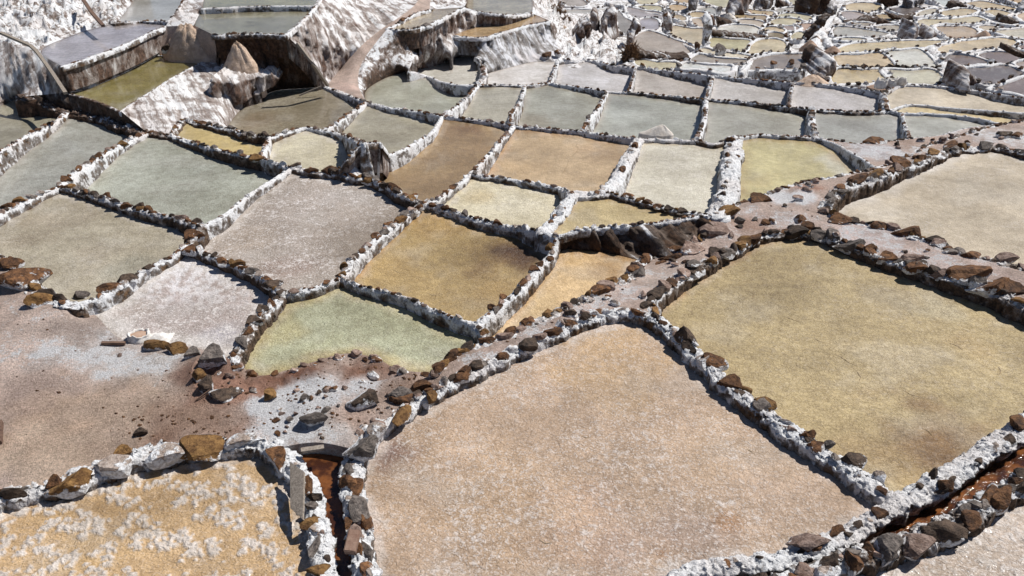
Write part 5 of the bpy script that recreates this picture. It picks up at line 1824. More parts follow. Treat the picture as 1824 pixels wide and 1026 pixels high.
SLABS = [
    ([(392, 124), (410, 131), (440, 138), (470, 134), (484, 150), (478, 166), (455, 176), (425, 182), (402, 176), (390, 150)], -.9, .9, 'wall_lit', .10, 'salt_pedestal', 'buttress', 'knobbly white salt buttress carrying the steep conical heap'),
    # outline px, foot z, thickness m, material, relief, name, category, label
    ([(1053, 24), (1059, 17), (1066, 20), (1069, 40), (1073, 66), (1055, 68), (1052, 48)], -2.5, .7, 'wall_lit', .10, 'salt_spur', 'spur', 'narrow white salt spur, leftmost of the ragged three'),
    ([(1072, 36), (1084, 22), (1092, 15), (1098, 18), (1100, 44), (1103, 66), (1088, 72), (1073, 68), (1070, 50)], -2.5, .9, 'wall_lit', .12, 'salt_spur', 'spur', 'broad streaked spur with brown flank in the middle'),
    ([(1118, 62), (1128, 50), (1134, 38), (1141, 40), (1143, 54), (1132, 72), (1126, 84), (1117, 80)], -2.45, .7, 'wall_lit', .10, 'salt_spur', 'spur', 'ragged white spur left of the oval pan'),
    ([(1020, 62), (1034, 42), (1050, 34), (1056, 60), (1053, 80), (1040, 70)], -2.3, .8, 'slope_rock', .2, 'earth_buttress', 'buttress', 'dark brown crumbling buttress left of the spurs'),
    ([(1128, 84), (1136, 88), (1150, 94), (1180, 97), (1213, 100), (1226, 97), (1231, 106), (1226, 112), (1200, 113), (1170, 109), (1130, 106)], -2.1, .4, 'wall_dark', .07, 'stone_wall', 'stone wall', 'dark stone wall holding up the oval pan'),
    ([(1267, 56), (1300, 59), (1344, 63), (1402, 71), (1404, 76), (1344, 73), (1300, 69), (1268, 66)], -2.75, .35, 'wall_dark', .06, 'stone_wall', 'stone wall', 'long dark stone wall below the milk white pan'),
    ([(1278, 33), (1290, 35), (1305, 38), (1314, 43), (1308, 46), (1280, 47)], -3.0, .5, 'wall_dark', .08, 'stone_wall', 'stone wall', 'dark curved wall behind the milk white pan'),
    ([(1266, 28), (1271, 30), (1277, 50), (1272, 54), (1267, 52)], -2.95, .3, 'wood_dark', .02, 'leaning_slab', 'slab', 'red brown slab leaning on the white dike'),
    ([(1251, 38), (1258, 28), (1265, 27), (1268, 44), (1266, 60), (1264, 80), (1253, 82), (1256, 66), (1256, 50)], -2.6, .5, 'c_white', .10, 'salt_buttress', 'buttress', 'knobbly white salt buttress between tan pan and olive pan'),
    ([(1182, 30), (1190, 20), (1196, 30), (1198, 48), (1194, 62), (1186, 52)], -2.9, .7, 'wall_lit', .10, 'salt_spur', 'spur', 'small white spur behind the red brown blocks'),
    ([(1228, 6), (1234, -8), (1246, -8), (1240, 18), (1236, 23), (1230, 22)], -3.4, .7, 'wall_grey', .10, 'salt_spur', 'spur', 'grey spur left of the slate grey pan'),
    ([(1292, 20), (1300, 8), (1312, -8), (1352, -8), (1340, 12), (1326, 22), (1306, 25), (1296, 28)], -3.35, 1.2, 'wall_lit', .14, 'salt_ridge', 'ridge', 'white rocky ridge at the top edge, right of the yellow pan'),
    ([(1340, 14), (1352, -8), (1386, -8), (1382, 14), (1366, 18)], -3.5, 1.0, 'wall_grey', .12, 'salt_ridge', 'ridge', 'grey white ridge at the top edge left of the dark bank'),
    ([(1384, 14), (1386, 0), (1402, 6), (1418, 14), (1412, 16)], -3.5, .5, 'wall_dark', .05, 'earth_bank', 'bank', 'dark triangular bank behind the grey pan at the top'),
    ([(1424, 30), (1426, 10), (1440, -8), (1478, -8), (1470, 14), (1462, 28), (1440, 26)], -3.3, 1.0, 'wall_dark', .18, 'earth_bank', 'bank', 'dark rooty bank above the white gully'),
    ([(1466, 28), (1474, 10), (1486, 4), (1496, 12), (1494, 22), (1488, 30)], -3.3, .8, 'wall_grey', .10, 'salt_ridge', 'ridge', 'grey fluted ridge beside the pinkish grey pan'),
    ([(1432, 72), (1440, 58), (1458, 42), (1470, 31), (1480, 26), (1468, 44), (1450, 60), (1440, 72)], -2.75, .4, 'wall_dark', .06, 'earth_bank', 'bank', 'dark diagonal bank along the white gully'),
    ([(1437, 112), (1444, 94), (1458, 86), (1468, 90), (1464, 104), (1450, 116)], -2.05, .6, 'wall_dark', .08, 'earth_bank', 'bank', 'shaded fluted bank right of the brown grey pan'),
    ([(1443, 128), (1456, 114), (1474, 100), (1484, 104), (1490, 118), (1482, 136), (1466, 140), (1450, 138)], -1.55, .9, 'wall_lit', .10, 'salt_buttress', 'buttress', 'white fluted buttress left of the yellow brown pan'),
    ([(1604, 70), (1610, 56), (1623, 38), (1630, 44), (1636, 54), (1643, 64), (1640, 68), (1620, 70)], -2.75, .9, 'wall_lit', .05, 'grey_buttress', 'buttress', 'pointed grey buttress, left one of the pair'),
    ([(1643, 67), (1648, 54), (1654, 48), (1662, 50), (1668, 58), (1674, 66), (1660, 69)], -2.75, .8, 'wall_lit', .05, 'grey_buttress', 'buttress', 'rounded grey buttress, right one of the pair'),
    ([(1688, 152), (1694, 138), (1706, 122), (1714, 117), (1724, 128), (1738, 140), (1752, 152), (1756, 158), (1730, 156), (1700, 154)], -1.35, .9, 'wall_lit', .09, 'grey_buttress', 'buttress', 'tall grey buttress in front of the dark brown pans'),
    ([(1583, 27), (1576, 22), (1590, 26), (1606, 30), (1622, 29), (1630, 26), (1628, 36), (1606, 38), (1588, 33)], -3.2, .4, 'wall_dark', .06, 'stone_wall', 'stone wall', 'dark stone wall under the dark mauve pan'),
    ([(1598, 12), (1602, -8), (1640, -8), (1655, 0), (1670, 10), (1660, 14), (1630, 14)], -3.6, .8, 'wall_grey', .12, 'stone_wall', 'stone wall', 'grey brown wall left of the pale bluish pan'),
    ([(1693, 15), (1698, 6), (1708, 3), (1718, 8), (1722, 12), (1708, 16)], -3.55, .6, 'wall_dark', .10, 'earth_bank', 'bank', 'dark crumbly hump right of the pale bluish pan'),
    ([(1570, 10), (1574, -8), (1596, -8), (1600, 10), (1586, 14)], -3.7, .7, 'wall_dark', .14, 'earth_bank', 'bank', 'dark scrubby bank right of the top sandy pan'),
    ([(1504, 40), (1530, 38), (1548, 29), (1570, 33), (1590, 40), (1570, 43), (1530, 42)], -3.05, .5, 'wall_dark', .08, 'stone_wall', 'stone wall', 'low dark wall above the khaki and leaf shaped pans'),
    ([(1783, 40), (1790, 28), (1806, 32), (1816, 40), (1800, 44)], -3.1, .6, 'wall_dark', .10, 'earth_bank', 'bank', 'dark stony hump near the peach pan'),
    ([(1804, 20), (1812, 10), (1850, 8), (1850, 18), (1822, 20)], -3.5, .6, 'wall_grey', .10, 'earth_bank', 'bank', 'brown grey hump below the amber corner pan'),
    ([(1792, 92), (1796, 82), (1812, 88), (1850, 104), (1850, 116), (1824, 106)], -2.1, .5, 'wall_dark', .07, 'stone_wall', 'stone wall', 'dark stone wall behind the rear brown pan'),
]
for (outl, z, th, mt, rel, nm, cat, lab) in SLABS:
    ys_ = max(p[1] for p in outl)
    z = zt(ys_) - .12
    o = slab(nm, outl, z, th, mt, rel * 1.5, 2.0, skew=1.3 if mt in ('wall_lit', 'wall_grey', 'c_white', 'c_salt') else 0)
    tag(o, lab, cat)

FARDIKES = [
    ([(1656, 83), (1668, 96), (1680, 110), (1684, 124), (1692, 148)], 24, 'c_salt', 'thick stony salt bank between pearl white and dark brown pans'),
    ([(1484, 26), (1468, 42), (1458, 58), (1452, 74), (1444, 92)], 18, 'c_white', 'white salt gully bank running down left of the long grey pan'),
    ([(1474, 40), (1462, 52), (1470, 66), (1480, 80)], 14, 'c_white', 'winding white salt bank beside the gully'),
    ([(1488, 97), (1474, 96), (1450, 97), (1420, 95)], 9, 'c_white', 'white salt dike behind the brown grey pan'),
    ([(1470, 97), (1482, 106), (1488, 124)], 12, 'c_white', 'white dike dropping behind the white fluted buttress'),
    ([(1255, 26), (1262, 40), (1262, 60), (1260, 82)], 14, 'c_white', 'tall white salt dike between tan pan and olive pan'),
    ([(1183, 30), (1186, 44), (1192, 60)], 14, 'c_salt', 'knobbly bank beside the lilac pan'),
    ([(1322, 127), (1338, 110), (1356, 99), (1400, 95)], 10, 'c_white', 'curved white dike around the left of the brown grey pan'),
    ([(1108, 16), (1122, 30), (1134, 38), (1150, 36), (1176, 35)], 10, 'c_salt', 'stony dike between mauve grey pan and lilac pan'),
    ([(1080, 4), (1110, 10), (1150, 22), (1182, 26)], 9, 'c_salt', 'stony dike behind the mauve grey pan'),
    ([(1128, 78), (1140, 62), (1152, 56), (1175, 60), (1240, 88)], 9, 'c_white', 'white crest around the far side of the oval pan'),
    ([(1666, 84), (1690, 76), (1790, 66), (1816, 76)], 8, 'c_white', 'white dike behind the sandy pan above the brown ones'),
    ([(1484, 78), (1500, 78), (1560, 73), (1664, 70), (1712, 72)], 9, 'c_white', 'white dike behind the long sandy pan'),
    ([(1486, 97), (1540, 93), (1580, 89), (1640, 86), (1662, 82)], 9, 'c_white', 'white dike in front of the long sandy pan'),
    ([(1630, 34), (1700, 30), (1745, 28), (1770, 40), (1810, 46), (1850, 46)], 9, 'c_white', 'white dike behind the long tan pan'),
    ([(1672, 96), (1720, 97), (1760, 90), (1806, 84)], 10, 'c_salt', 'stony dike between sandy pan and the brown ones'),
    ([(1668, 22), (1700, 14), (1726, 10), (1740, 16), (1760, 24), (1790, 33)], 8, 'c_white', 'white dike behind the sandy lens shaped pan'),
]
for k, (ln, wd, mt, lab) in enumerate(FARDIKES):
    Wp = np.array([unproj(x, y, zt(y) + .04) for x, y in ln])
    ppm = F / float(np.mean([depth_of(p) for p in Wp]))
    Q, L = resample(Wp, 3.0 / ppm)
    root = empty('salt_dike', tuple(Q[len(Q) // 2]))
    bank_mesh('salt_crust', Q, np.full(len(Q), wd / ppm / 2 * .8), Q[:, 2] - .3, Q[:, 2] - .3, mt, k * 5.1 + 9, root, rough=1.3, K=11)
    tag(root, lab, 'dike', 'dikes around the far pans')

M['stain'] = mat_simple('brown_stain_line', (.26, .19, .11), (.36, .27, .17), 20)
CRACKS = {
    'large olive beige pan at right': [[(1484, 629), (1497, 635), (1512, 645), (1531, 653)], [(1396, 563), (1410, 568), (1428, 575)], [(1525, 660), (1534, 672), (1529, 682)], [(1608, 694), (1622, 702), (1642, 708)],
                                       [(1778, 652), (1783, 660), (1780, 668)], [(1450, 600), (1458, 607), (1470, 610)], [(1690, 610), (1706, 616), (1716, 624)], [(1334, 518), (1344, 524), (1340, 532)], [(1560, 556), (1574, 560)], [(1640, 760), (1655, 768), (1664, 780)]],
    'plain tan pan': [[(914, 289), (930, 283), (955, 281), (985, 284), (1012, 282)], [(1012, 282), (1022, 276), (1030, 266), (1026, 256)], [(1014, 284), (1010, 296), (1000, 312)]],
    'large pinkish beige pan in the foreground': [[(1036, 776), (1046, 780), (1052, 778)], [(960, 960), (972, 968), (984, 966)], [(1330, 800), (1342, 806)]],
    'ochre pan with brown blot': [[(700, 480), (712, 486), (724, 486)], [(760, 520), (770, 526), (784, 527)], [(820, 440), (834, 446)]],
}
for f in faces:
    for ln in CRACKS.get(f['name'] or '', []):
        Q, L = resample(np.array([unproj(x, y, f['z'] + .004) for x, y in ln]), .02)
        T = np.gradient(Q, axis=0)
        T /= np.linalg.norm(T, axis=1, keepdims=True) + 1e-9
        V = []
        for i, (q, t_) in enumerate(zip(Q, T)):
            hw_ = .0035 * (1 - abs(2 * i / (len(Q) - 1) - 1) ** 2 * .8) * (1 + .6 * ns(i * .9, ln[0][0]))
            nn = np.array([-t_[1], t_[0], 0])
            wv = nn * .008 * ns(i * .35, ln[0][1])
            V += [tuple(q + wv + nn * hw_), tuple(q + wv - nn * hw_)]
        mesh_obj('crack', V, [(2 * i, 2 * i + 1, 2 * i + 3, 2 * i + 2) for i in range(len(Q) - 1)], M['stain'], f['obj'])

# row of dark stones on the dike above the yellow brown pan
ROW = [((1490, 124), (1668, 124), 21, 'dark stone row along the yellow brown and pale olive pans', 9)]
for (a, b, n, lab, sp_) in ROW:
    p0 = unproj(a[0], a[1], zt(a[1]))
    root = empty('stone_row', p0)
    for k in range(n):
        x = a[0] + (b[0] - a[0]) * (k + random.uniform(-.2, .2)) / (n - 1)
        q = unproj(x, a[1] + random.uniform(-.6, .6), zt(124))
        s_ = random.uniform(.16, .26)
        add_stone((q[0], q[1], q[2] + .03), (s_ * 1.1, s_, s_ * random.uniform(.8, 1.3)), random.uniform(0, 3), 's_dark', root)
    tag(root, lab, 'stone row')

bpy.context.view_layer.update()
DG = bpy.context.evaluated_depsgraph_get()
CAM0 = Vector((0, 0, H))


def ground_at(x, y, dflt):
    q = Vector(unproj(x, y, -6.0))
    ok, loc, nrm_, idx, ob, mx = sc.ray_cast(DG, CAM0, (q - CAM0).normalized())
    return tuple(loc) if ok and abs(loc.z - dflt) < 1.5 else unproj(x, y, dflt)


# boulders and blocks of the middle distance
BOUL = [  # centre px, size px w, h, kind, z, name, label
    (1283, 90, 20, 20, 's_grey', -2.35, 'square grey brown boulder standing in the pale strip pan'),
    (1242, 83, 10, 13, 's_rust', -2.45, 'small upright reddish boulder at the tip of the oval pan'),
    (1310, 91, 12, 9, 's_dark', -2.35, 'dark wedge shaped stone on the edge of the olive pan'),
    (1378, 116, 13, 13, 's_rust', -1.95, 'round brown stone, left one of the pair in brown grey pan'),
    (1408, 114, 14, 14, 's_rust', -1.95, 'round brown stone, right one of the pair in brown grey pan'),
    (1433, 121, 15, 13, 's_grey', -1.85, 'grey stone with salt cap beside the white fluted buttress'),
    (1402, 84, 9, 14, 's_grey', -2.4, 'upright dark grey stone right of the sandy pan'),
    (1181, 48, 10, 12, 's_rust', -3.0, 'red brown block, lower of two by the lilac pan'),
    (1186, 31, 9, 12, 's_rust', -3.2, 'red brown block, upper of two by the lilac pan'),
    (1281, 20, 11, 14, 's_grey', -3.4, 'grey brown stone beside the slate grey pan'),
    (1567, 18, 8, 10, 's_grey', -3.45, 'grey round stone at the corner of the top sandy pan'),
    (1106, 61, 9, 8, 's_dark', -2.7, 'dark stone at the foot of the ragged spurs'),
    (1145, 117, 14, 10, 's_ochre', -1.9, 'mossy ochre rock at the end of the cream strip'),
    (1210, 117, 13, 9, 's_grey', -1.85, 'grey stone at the left end of the icy white strip'),
    (993, 97, 14, 14, 's_rust', -1.8, 'dark reddish rock at the foot of the fluted wall'),
    (975, 100, 20, 10, 's_rust', -1.8, 'brown boulder in the corner below the fluted wall'),
]
for (x, y, w_, h_, kd, z, lab) in BOUL:
    z = zt(y + h_ * .5) - .03
    pm = ppm_at(x, y, z)
    p = ground_at(x, y + h_ * .45, z)
    p = (p[0], p[1] + w_ / pm * .3, p[2] + h_ / pm * .42)
    o = add_stone(p, (w_ / pm, w_ / pm * .9, h_ / pm * 1.1), random.uniform(0, 3), kd, None, hi=True, name='boulder')
    tag(o, lab, 'boulder')

# ------------------------------------------------------------------ dry brown scrub hanging on the slope
def tuft(cx, cyp, z, rw_, rh, n, lab, seed):
    z = zt(cyp) + .1
    r = random.Random(seed)
    pm = ppm_at(cx, cyp, z)
    c0 = Vector(unproj(cx, cyp, z))
    V, Fc = [], []
    for i in range(n):
        bx, by = r.gauss(0, .4) * rw_ / pm, r.gauss(0, .3) * rw_ / pm
        bz = abs(r.gauss(0, .35)) * rh / pm
        L = r.uniform(.35, .9) * rh / pm
        d = Vector((r.gauss(0, .35), r.gauss(-.25, .3), r.uniform(-.9, .6))).normalized() * L
        s = d.cross(Vector((r.random(), r.random(), r.random()))).normalized() * r.uniform(.012, .035)
        b = c0 + Vector((bx, by, bz))
        k = len(V)
        V += [tuple(b - s), tuple(b + s), tuple(b + d * .6 + s * .7 + Vector((0, 0, -.02))), tuple(b + d)]
        Fc += [(k, k + 1, k + 2), (k, k + 2, k + 3)]
    o = mesh_obj('dry_scrub', V, Fc, M['tuft'], None, False)
    tag(o, lab, 'scrub')


tuft(993, 34, -1.7, 13, 22, 900, 'brown dry scrub hanging beside the tan basin corner', 1)
tuft(1008, 48, -1.9, 12, 16, 700, 'brown dry scrub above the cream salt heap', 2)
tuft(1122, 106, -1.9, 9, 26, 800, 'reddish brown dry scrub by the left end of dark stone wall', 3)
tuft(1030, 66, -2.2, 12, 14, 500, 'dark olive scrub on the crumbling brown buttress', 4)

# ------------------------------------------------------------------ rocks one can pick out, set into the near dikes
def nearest_dike(x, y):
    best, bd, bp, bs = None, 1e9, None, 's'
    for root, allp, fl, fr, st in dike_objs:
        A = np.array([(p[0], p[1]) for p in allp])
        d = np.min(np.hypot(A[:, 0] - x, A[:, 1] - y))
        if d < bd:
            i_ = int(np.argmin(np.hypot(A[:, 0] - x, A[:, 1] - y)))
            best, bd, bp, bs = root, d, allp[i_], st
    return best, bd, bp, bs


HERO = [  # x, y (centre px), w, h px, kind, yaw deg, tilt deg, sink
    (1222, 606, 50, 56, 's_dark', -50, 20), (1268, 645, 62, 44, 's_rust', -38, 10), (1306, 684, 56, 36, 's_rust', -42, 0), (1326, 692, 20, 34, 's_ochre', -60, 0),
    (1362, 722, 46, 34, 's_ochre', -30, 5), (1432, 774, 44, 36, 's_rust', -30, 0), (1400, 752, 30, 26, 's_salt', -30, 0), (1477, 790, 28, 24, 's_grey', 0, 0), (1524, 815, 58, 42, 's_dark', -15, 10),
    (1565, 843, 34, 32, 's_salt', 0, 0),
    (1052, 560, 30, 24, 's_salt', 10, 0), (1015, 578, 34, 24, 's_rust', 20, 0), (985, 590, 46, 26, 's_rust', 25, 0), (942, 616, 44, 32, 's_dark', 30, 10), (893, 636, 34, 26, 's_rust', 25, 0),
    (860, 650, 30, 18, 's_grey', 30, 0), (770, 706, 36, 36, 's_ochre', 70, 10), (720, 742, 30, 56, 's_ochre', 62, 0), (820, 672, 42, 26, 's_rust', 28, 0), (716, 712, 52, 36, 's_rust', 10, 0),
    (700, 683, 62, 54, 's_grey', 10, 5), (742, 668, 48, 36, 's_rust', 0, 0), (800, 640, 36, 30, 's_rust', 20, 0), (822, 625, 40, 30, 's_ochre', 10, 10), (868, 606, 40, 34, 's_rust', 10, 5), (900, 598, 44, 34, 's_pink', 20, 10),
    (938, 578, 30, 30, 's_rust', 0, 0), (1066, 520, 52, 36, 's_rust', 10, 0), (1130, 488, 46, 30, 's_grey', 5, 0), (1164, 474, 54, 36, 's_rust', -20, 10), (1195, 460, 52, 34, 's_rust', -25, 5), (1235, 446, 60, 34, 's_pink', 10, 5),
    (1280, 420, 70, 40, 's_pink', 20, 5), (1305, 396, 54, 26, 's_ochre', 12, 5), (1356, 380, 50, 26, 's_rust', 12, 5), (1272, 452, 34, 30, 's_dark', 20, 5),
    (1170, 525, 50, 30, 's_dark', 35, 0), (1195, 505, 40, 26, 's_rust', 35, 0), (1150, 545, 34, 22, 's_dark', 20, 0), (1235, 484, 56, 36, 's_dark', 25, 5), (1268, 466, 38, 32, 's_ochre', 20, 0), (1297, 452, 44, 28, 's_grey', 15, 0), (1330, 430, 46, 32, 's_ochre', 20, 0),
    (1372, 414, 36, 26, 's_dark', 0, 0), (1418, 414, 50, 28, 's_dark', 0, 8), (1463, 420, 46, 30, 's_grey', -8, 5), (1512, 436, 60, 34, 's_grey', -18, 5), (1552, 446, 34, 30, 's_rust', -18, 5), (1582, 460, 44, 28, 's_rust', -18, 5),
    (1624, 462, 44, 22, 's_pink', -18, 5), (1630, 478, 48, 28, 's_rust', -18, 5), (1664, 484, 38, 34, 's_dark', -18, 5), (1722, 492, 86, 44, 's_rust', -18, 5), (1760, 510, 80, 40, 's_rust', -20, 5), (1808, 508, 60, 40, 's_rust', -10, 5),
    (1500, 394, 56, 36, 's_rust', -15, 5), (1563, 404, 46, 28, 's_rust', -14, 5), (1612, 414, 62, 32, 's_rust', -20, 0), (1668, 432, 48, 28, 's_dark', -20, 5), (1690, 452, 34, 26, 's_grey', -10, 0), (1730, 456, 44, 28, 's_rust', -10, 0),
    (1790, 462, 50, 24, 's_pink', -10, 5), (1475, 362, 34, 36, 's_grey', 40, 10), (1497, 342, 36, 24, 's_grey', 20, 5), (1528, 322, 48, 26, 's_rust', 15, 5), (1558, 312, 48, 24, 's_ochre', 15, 5), (1600, 292, 46, 22, 's_rust', 20, 5),
    (1638, 280, 36, 22, 's_rust', 15, 5), (1664, 272, 34, 22, 's_ochre', 15, 5), (1692, 258, 44, 20, 's_rust', 20, 5),
    (118, 860, 110, 52, 's_ochre', 12, 0), (205, 832, 84, 46, 's_salt', 14, 0), (222, 806, 56, 24, 's_ochre', 10, 0), (300, 812, 100, 44, 's_salt', 8, 0), (355, 800, 130, 50, 's_ochre', 5, 0), (425, 788, 70, 40, 's_salt', 2, 0), (26, 878, 68, 62, 's_dark', 5, 0),
    (497, 815, 34, 60, 's_rust', -55, 0), (549, 868, 20, 52, 's_rust', -80, 5), (555, 902, 26, 20, 's_grey', 0, 0), (536, 936, 42, 24, 's_ochre', 20, 0), (542, 972, 24, 50, 's_grey', 85, 5), (570, 950, 20, 20, 's_pink', 0, 0),
    (650, 872, 30, 56, 's_rust', -72, 5), (640, 912, 40, 66, 's_grey', -65, 5), (662, 925, 34, 70, 's_rust', -66, 5), (652, 985, 30, 56, 's_grey', -62, 5), (672, 1018, 40, 28, 's_salt', 0, 0), (615, 935, 18, 30, 's_rust', -80, 0),
    (545, 1018, 50, 22, 's_ochre', 0, 0), (620, 838, 24, 50, 's_grey', -80, 0),
    (1438, 952, 84, 46, 's_pink', 10, 0), (1490, 946, 40, 24, 's_rust', 15, 0), (1686, 880, 42, 32, 's_dark', 20, 10), (1660, 846, 28, 34, 's_dark', 30, 0), (1795, 786, 40, 30, 's_dark', 30, 0), (1770, 800, 34, 26, 's_salt', 30, 0),
    (1520, 1004, 66, 62, 's_rust', 60, 10), (1583, 996, 50, 52, 's_grey', 40, 10), (1642, 986, 76, 46, 's_pink', 20, 12), (1692, 968, 84, 58, 's_dark', -20, 20), (1742, 940, 64, 50, 's_rust', 30, 10), (1790, 900, 60, 56, 's_rust', 30, 0), (1560, 985, 40, 24, 's_pink', -40, 0), (1470, 1030, 60, 46, 's_salt', 10, 0), (1820, 872, 40, 40, 's_dark', 20, 0),
    (460, 285, 34, 18, 's_ochre', -5, 0), (525, 296, 30, 22, 's_dark', 0, 0), (555, 304, 34, 20, 's_rust', 0, 5), (590, 306, 42, 26, 's_rust', 0, 5), (636, 316, 24, 16, 's_ochre', 0, 0), (655, 322, 26, 20, 's_ochre', 0, 5), (690, 330, 36, 26, 's_dark', 0, 5), (706, 338, 24, 24, 's_rust', 0, 5), (732, 350, 28, 18, 's_rust', -10, 0),
    (745, 370, 26, 22, 's_rust', 40, 0), (735, 378, 28, 24, 's_salt', 40, 0), (713, 393, 34, 22, 's_ochre', 40, 0), (690, 400, 22, 18, 's_rust', 30, 0), (668, 420, 24, 20, 's_rust', 40, 0), (650, 442, 22, 20, 's_salt', 40, 0), (625, 460, 24, 22, 's_salt', 40, 0), (610, 472, 18, 20, 's_ochre', 0, 0), (607, 488, 24, 16, 's_ochre', 0, 0),
    (343, 420, 44, 26, 's_rust', 35, 5), (340, 447, 36, 24, 's_rust', -20, 0), (395, 467, 34, 24, 's_rust', -20, 0), (424, 470, 32, 22, 's_ochre', 0, 0), (450, 484, 30, 22, 's_grey', 0, 0), (484, 508, 44, 32, 's_dark', 0, 5), (452, 572, 36, 26, 's_dark', 20, 0), (470, 552, 34, 28, 's_dark', 30, 0), (440, 592, 30, 22, 's_rust', 40, 0), (430, 610, 22, 18, 's_salt', 0, 0),
    (225, 498, 46, 26, 's_dark', 35, 0), (257, 478, 30, 22, 's_dark', 10, 0), (195, 514, 46, 16, 's_rust', 20, 0), (150, 343, 26, 18, 's_grey', 0, 0), (168, 347, 22, 20, 's_dark', 0, 0), (188, 351, 24, 24, 's_rust', 0, 0), (224, 368, 24, 20, 's_rust', 0, 0), (248, 366, 26, 20, 's_dark', 0, 0), (264, 374, 22, 22, 's_rust', 0, 0), (325, 384, 34, 20, 's_pink', 0, 0), (352, 394, 26, 22, 's_dark', 0, 0),
    (34, 358, 28, 22, 's_ochre', 0, 5), (10, 362, 26, 20, 's_rust', 0, 0), (55, 350, 26, 18, 's_salt', 0, 0), (117, 322, 24, 22, 's_rust', 40, 0), (172, 280, 24, 22, 's_rust', 30, 0), (222, 258, 20, 18, 's_ochre', 0, 0),
    (980, 440, 26, 24, 's_ochre', 20, 0), (978, 462, 22, 18, 's_rust', 20, 0), (950, 478, 26, 18, 's_rust', 0, 0), (895, 530, 20, 22, 's_rust', 40, 0), (876, 548, 20, 20, 's_rust', 0, 0), (868, 590, 22, 16, 's_ochre', 0, 0),
    (1120, 350, 26, 18, 's_rust', -10, 0), (1140, 356, 20, 14, 's_ochre', 0, 0), (1152, 360, 22, 18, 's_rust', 0, 0), (1172, 368, 22, 16, 's_rust', 0, 0), (1192, 372, 22, 18, 's_dark', 0, 0), (1215, 376, 24, 14, 's_dark', 0, 0),
]
for (x, y, w_, h_, kd, yaw, tilt) in HERO:
    root, dd, bp, bs = nearest_dike(x, y)
    w_, h_ = w_ * .9, h_ * .9
    lim_ = 13 if bs in 'RSDWB' else 5
    if y < 330:
        lim_ *= .6
    if dd > lim_:
        x, y = bp[0] + (x - bp[0]) * lim_ / dd, bp[1] + (y - bp[1]) * lim_ / dd
    z0 = bp[2]
    if bs == 'B':
        w_, h_ = w_ * .86, h_ * .86
    pm = ppm_at(x, y, z0)
    wm = w_ / pm
    hm = min(h_ / pm * .78, wm * 1.1 if h_ < w_ * 1.3 else 9)
    dm = min(h_, w_) / pm * .85
    if h_ > w_ * 1.3:      # long rock lying away from the camera
        L = h_ / pm * 1.25
        dims = (L, w_ / pm, w_ / pm * .75)
        yaw_ = math.radians(yaw if abs(yaw) > 30 else 80)
    else:
        dy_ = wm * .62
        dims = (wm, dy_, max(.5 * wm, (h_ / pm - dy_ * .45) / .8))
        yaw_ = math.radians(yaw)
    p = unproj(x, y, z0 + dims[2] * (.05 if bs != 'B' else -.02))
    add_stone(p, dims, yaw_, kd, root, (math.radians(tilt), random.uniform(-.1, .1)), hi=True)

LOOSE = [  # x, y, w, h, kind, yaw, label
    (558, 744, 54, 44, 's_grey', 10, 'rounded grey boulder in the salty rubble above the channel'),
    (645, 712, 60, 36, 's_dark', 0, 'dark angular boulder on the rubble behind the grey one'),
    (480, 702, 30, 30, 's_ochre', 50, 'ochre stone at the left end of the white salt patch'),
    (352, 668, 26, 28, 's_ochre', 70, 'small upright ochre stone on the trodden ground'),
    (382, 634, 50, 42, 's_grey', 0, 'mottled grey boulder beside the green pan corner'),
    (280, 612, 56, 28, 's_ochre', 0, 'flat ochre stone in front of the open white sack'),
    (315, 622, 50, 22, 's_ochre', -5, 'flat ochre stone right of the one before the sack'),
    (345, 628, 32, 22, 's_grey', 0, 'small grey stone between flat ochre stones and mottled boulder'),
    (398, 704, 60, 22, 's_dark', -8, 'long dark stone lying on the brown mound'),
    (640, 796, 66, 46, 's_grey', 0, 'big salt dusted grey boulder at the head of the channel'),
    (668, 770, 44, 40, 's_salt', 30, 'salted rock behind the boulder at the channel head'),
    (368, 686, 30, 34, 's_dark', 60, 'dark stone beside the small upright ochre stone'),
    (34, 498, 90, 50, 's_rust', 5, 'large rusty rock leaning in at the left edge'),
    (70, 536, 48, 28, 's_ochre', 0, 'oval ochre brown rock below the large rusty one'),
    (14, 470, 44, 26, 's_rust', 0, 'rusty rock at the frame edge above the large one'),
    (143, 525, 30, 20, 's_grey', 0, 'round grey stone at the corner of the whitish pan'),
    (250, 770, 26, 20, 's_dark', 0, 'small dark brown clod above the ochre rock wall'),
    (1790, 240, 30, 16, 's_dark', 0, 'dark round stone on the salty verge, left of two'),
    (1815, 242, 26, 16, 's_rust', 0, 'rusty round stone on the salty verge, right of two'),
    (1560, 252, 44, 12, 's_rust', 5, 'flat brown slab on the stony platform'),
    (840, 48, 12, 7, 's_dark', 0, 'dark flat stone on the corner of the tan basin'),
    (760, 46, 22, 13, 's_grey', 10, 'mossy grey boulder on the edge of the sandy basin'),
    (714, 36, 14, 14, 's_rust', 0, 'brown block at the left corner of the sandy basin'),
    (297, 86, 20, 20, 's_dark', 0, 'dark brown block between the sprawling heap and olive pan'),
]
for (x, y, w_, h_, kd, yaw, lab) in LOOSE:
    z0 = zt(y)
    if y < 120 and x < 1000:
        z0 = {297: -.2, 840: -.8, 760: -.2, 714: -.15}.get(x, -.2)
    pm = ppm_at(x, y, z0)
    dims = (w_ / pm, max(.7 * w_, .9 * h_) / pm, h_ / pm * .85)
    p = ground_at(x, y + h_ * .3, z0)
    p = (p[0], p[1] + dims[1] * .2, p[2] + dims[2] * .24)
    o = add_stone(p, dims, math.radians(yaw), kd, None, (random.uniform(-.1, .1), random.uniform(-.1, .1)), hi=True, name='rock')
    tag(o, lab, 'rock')

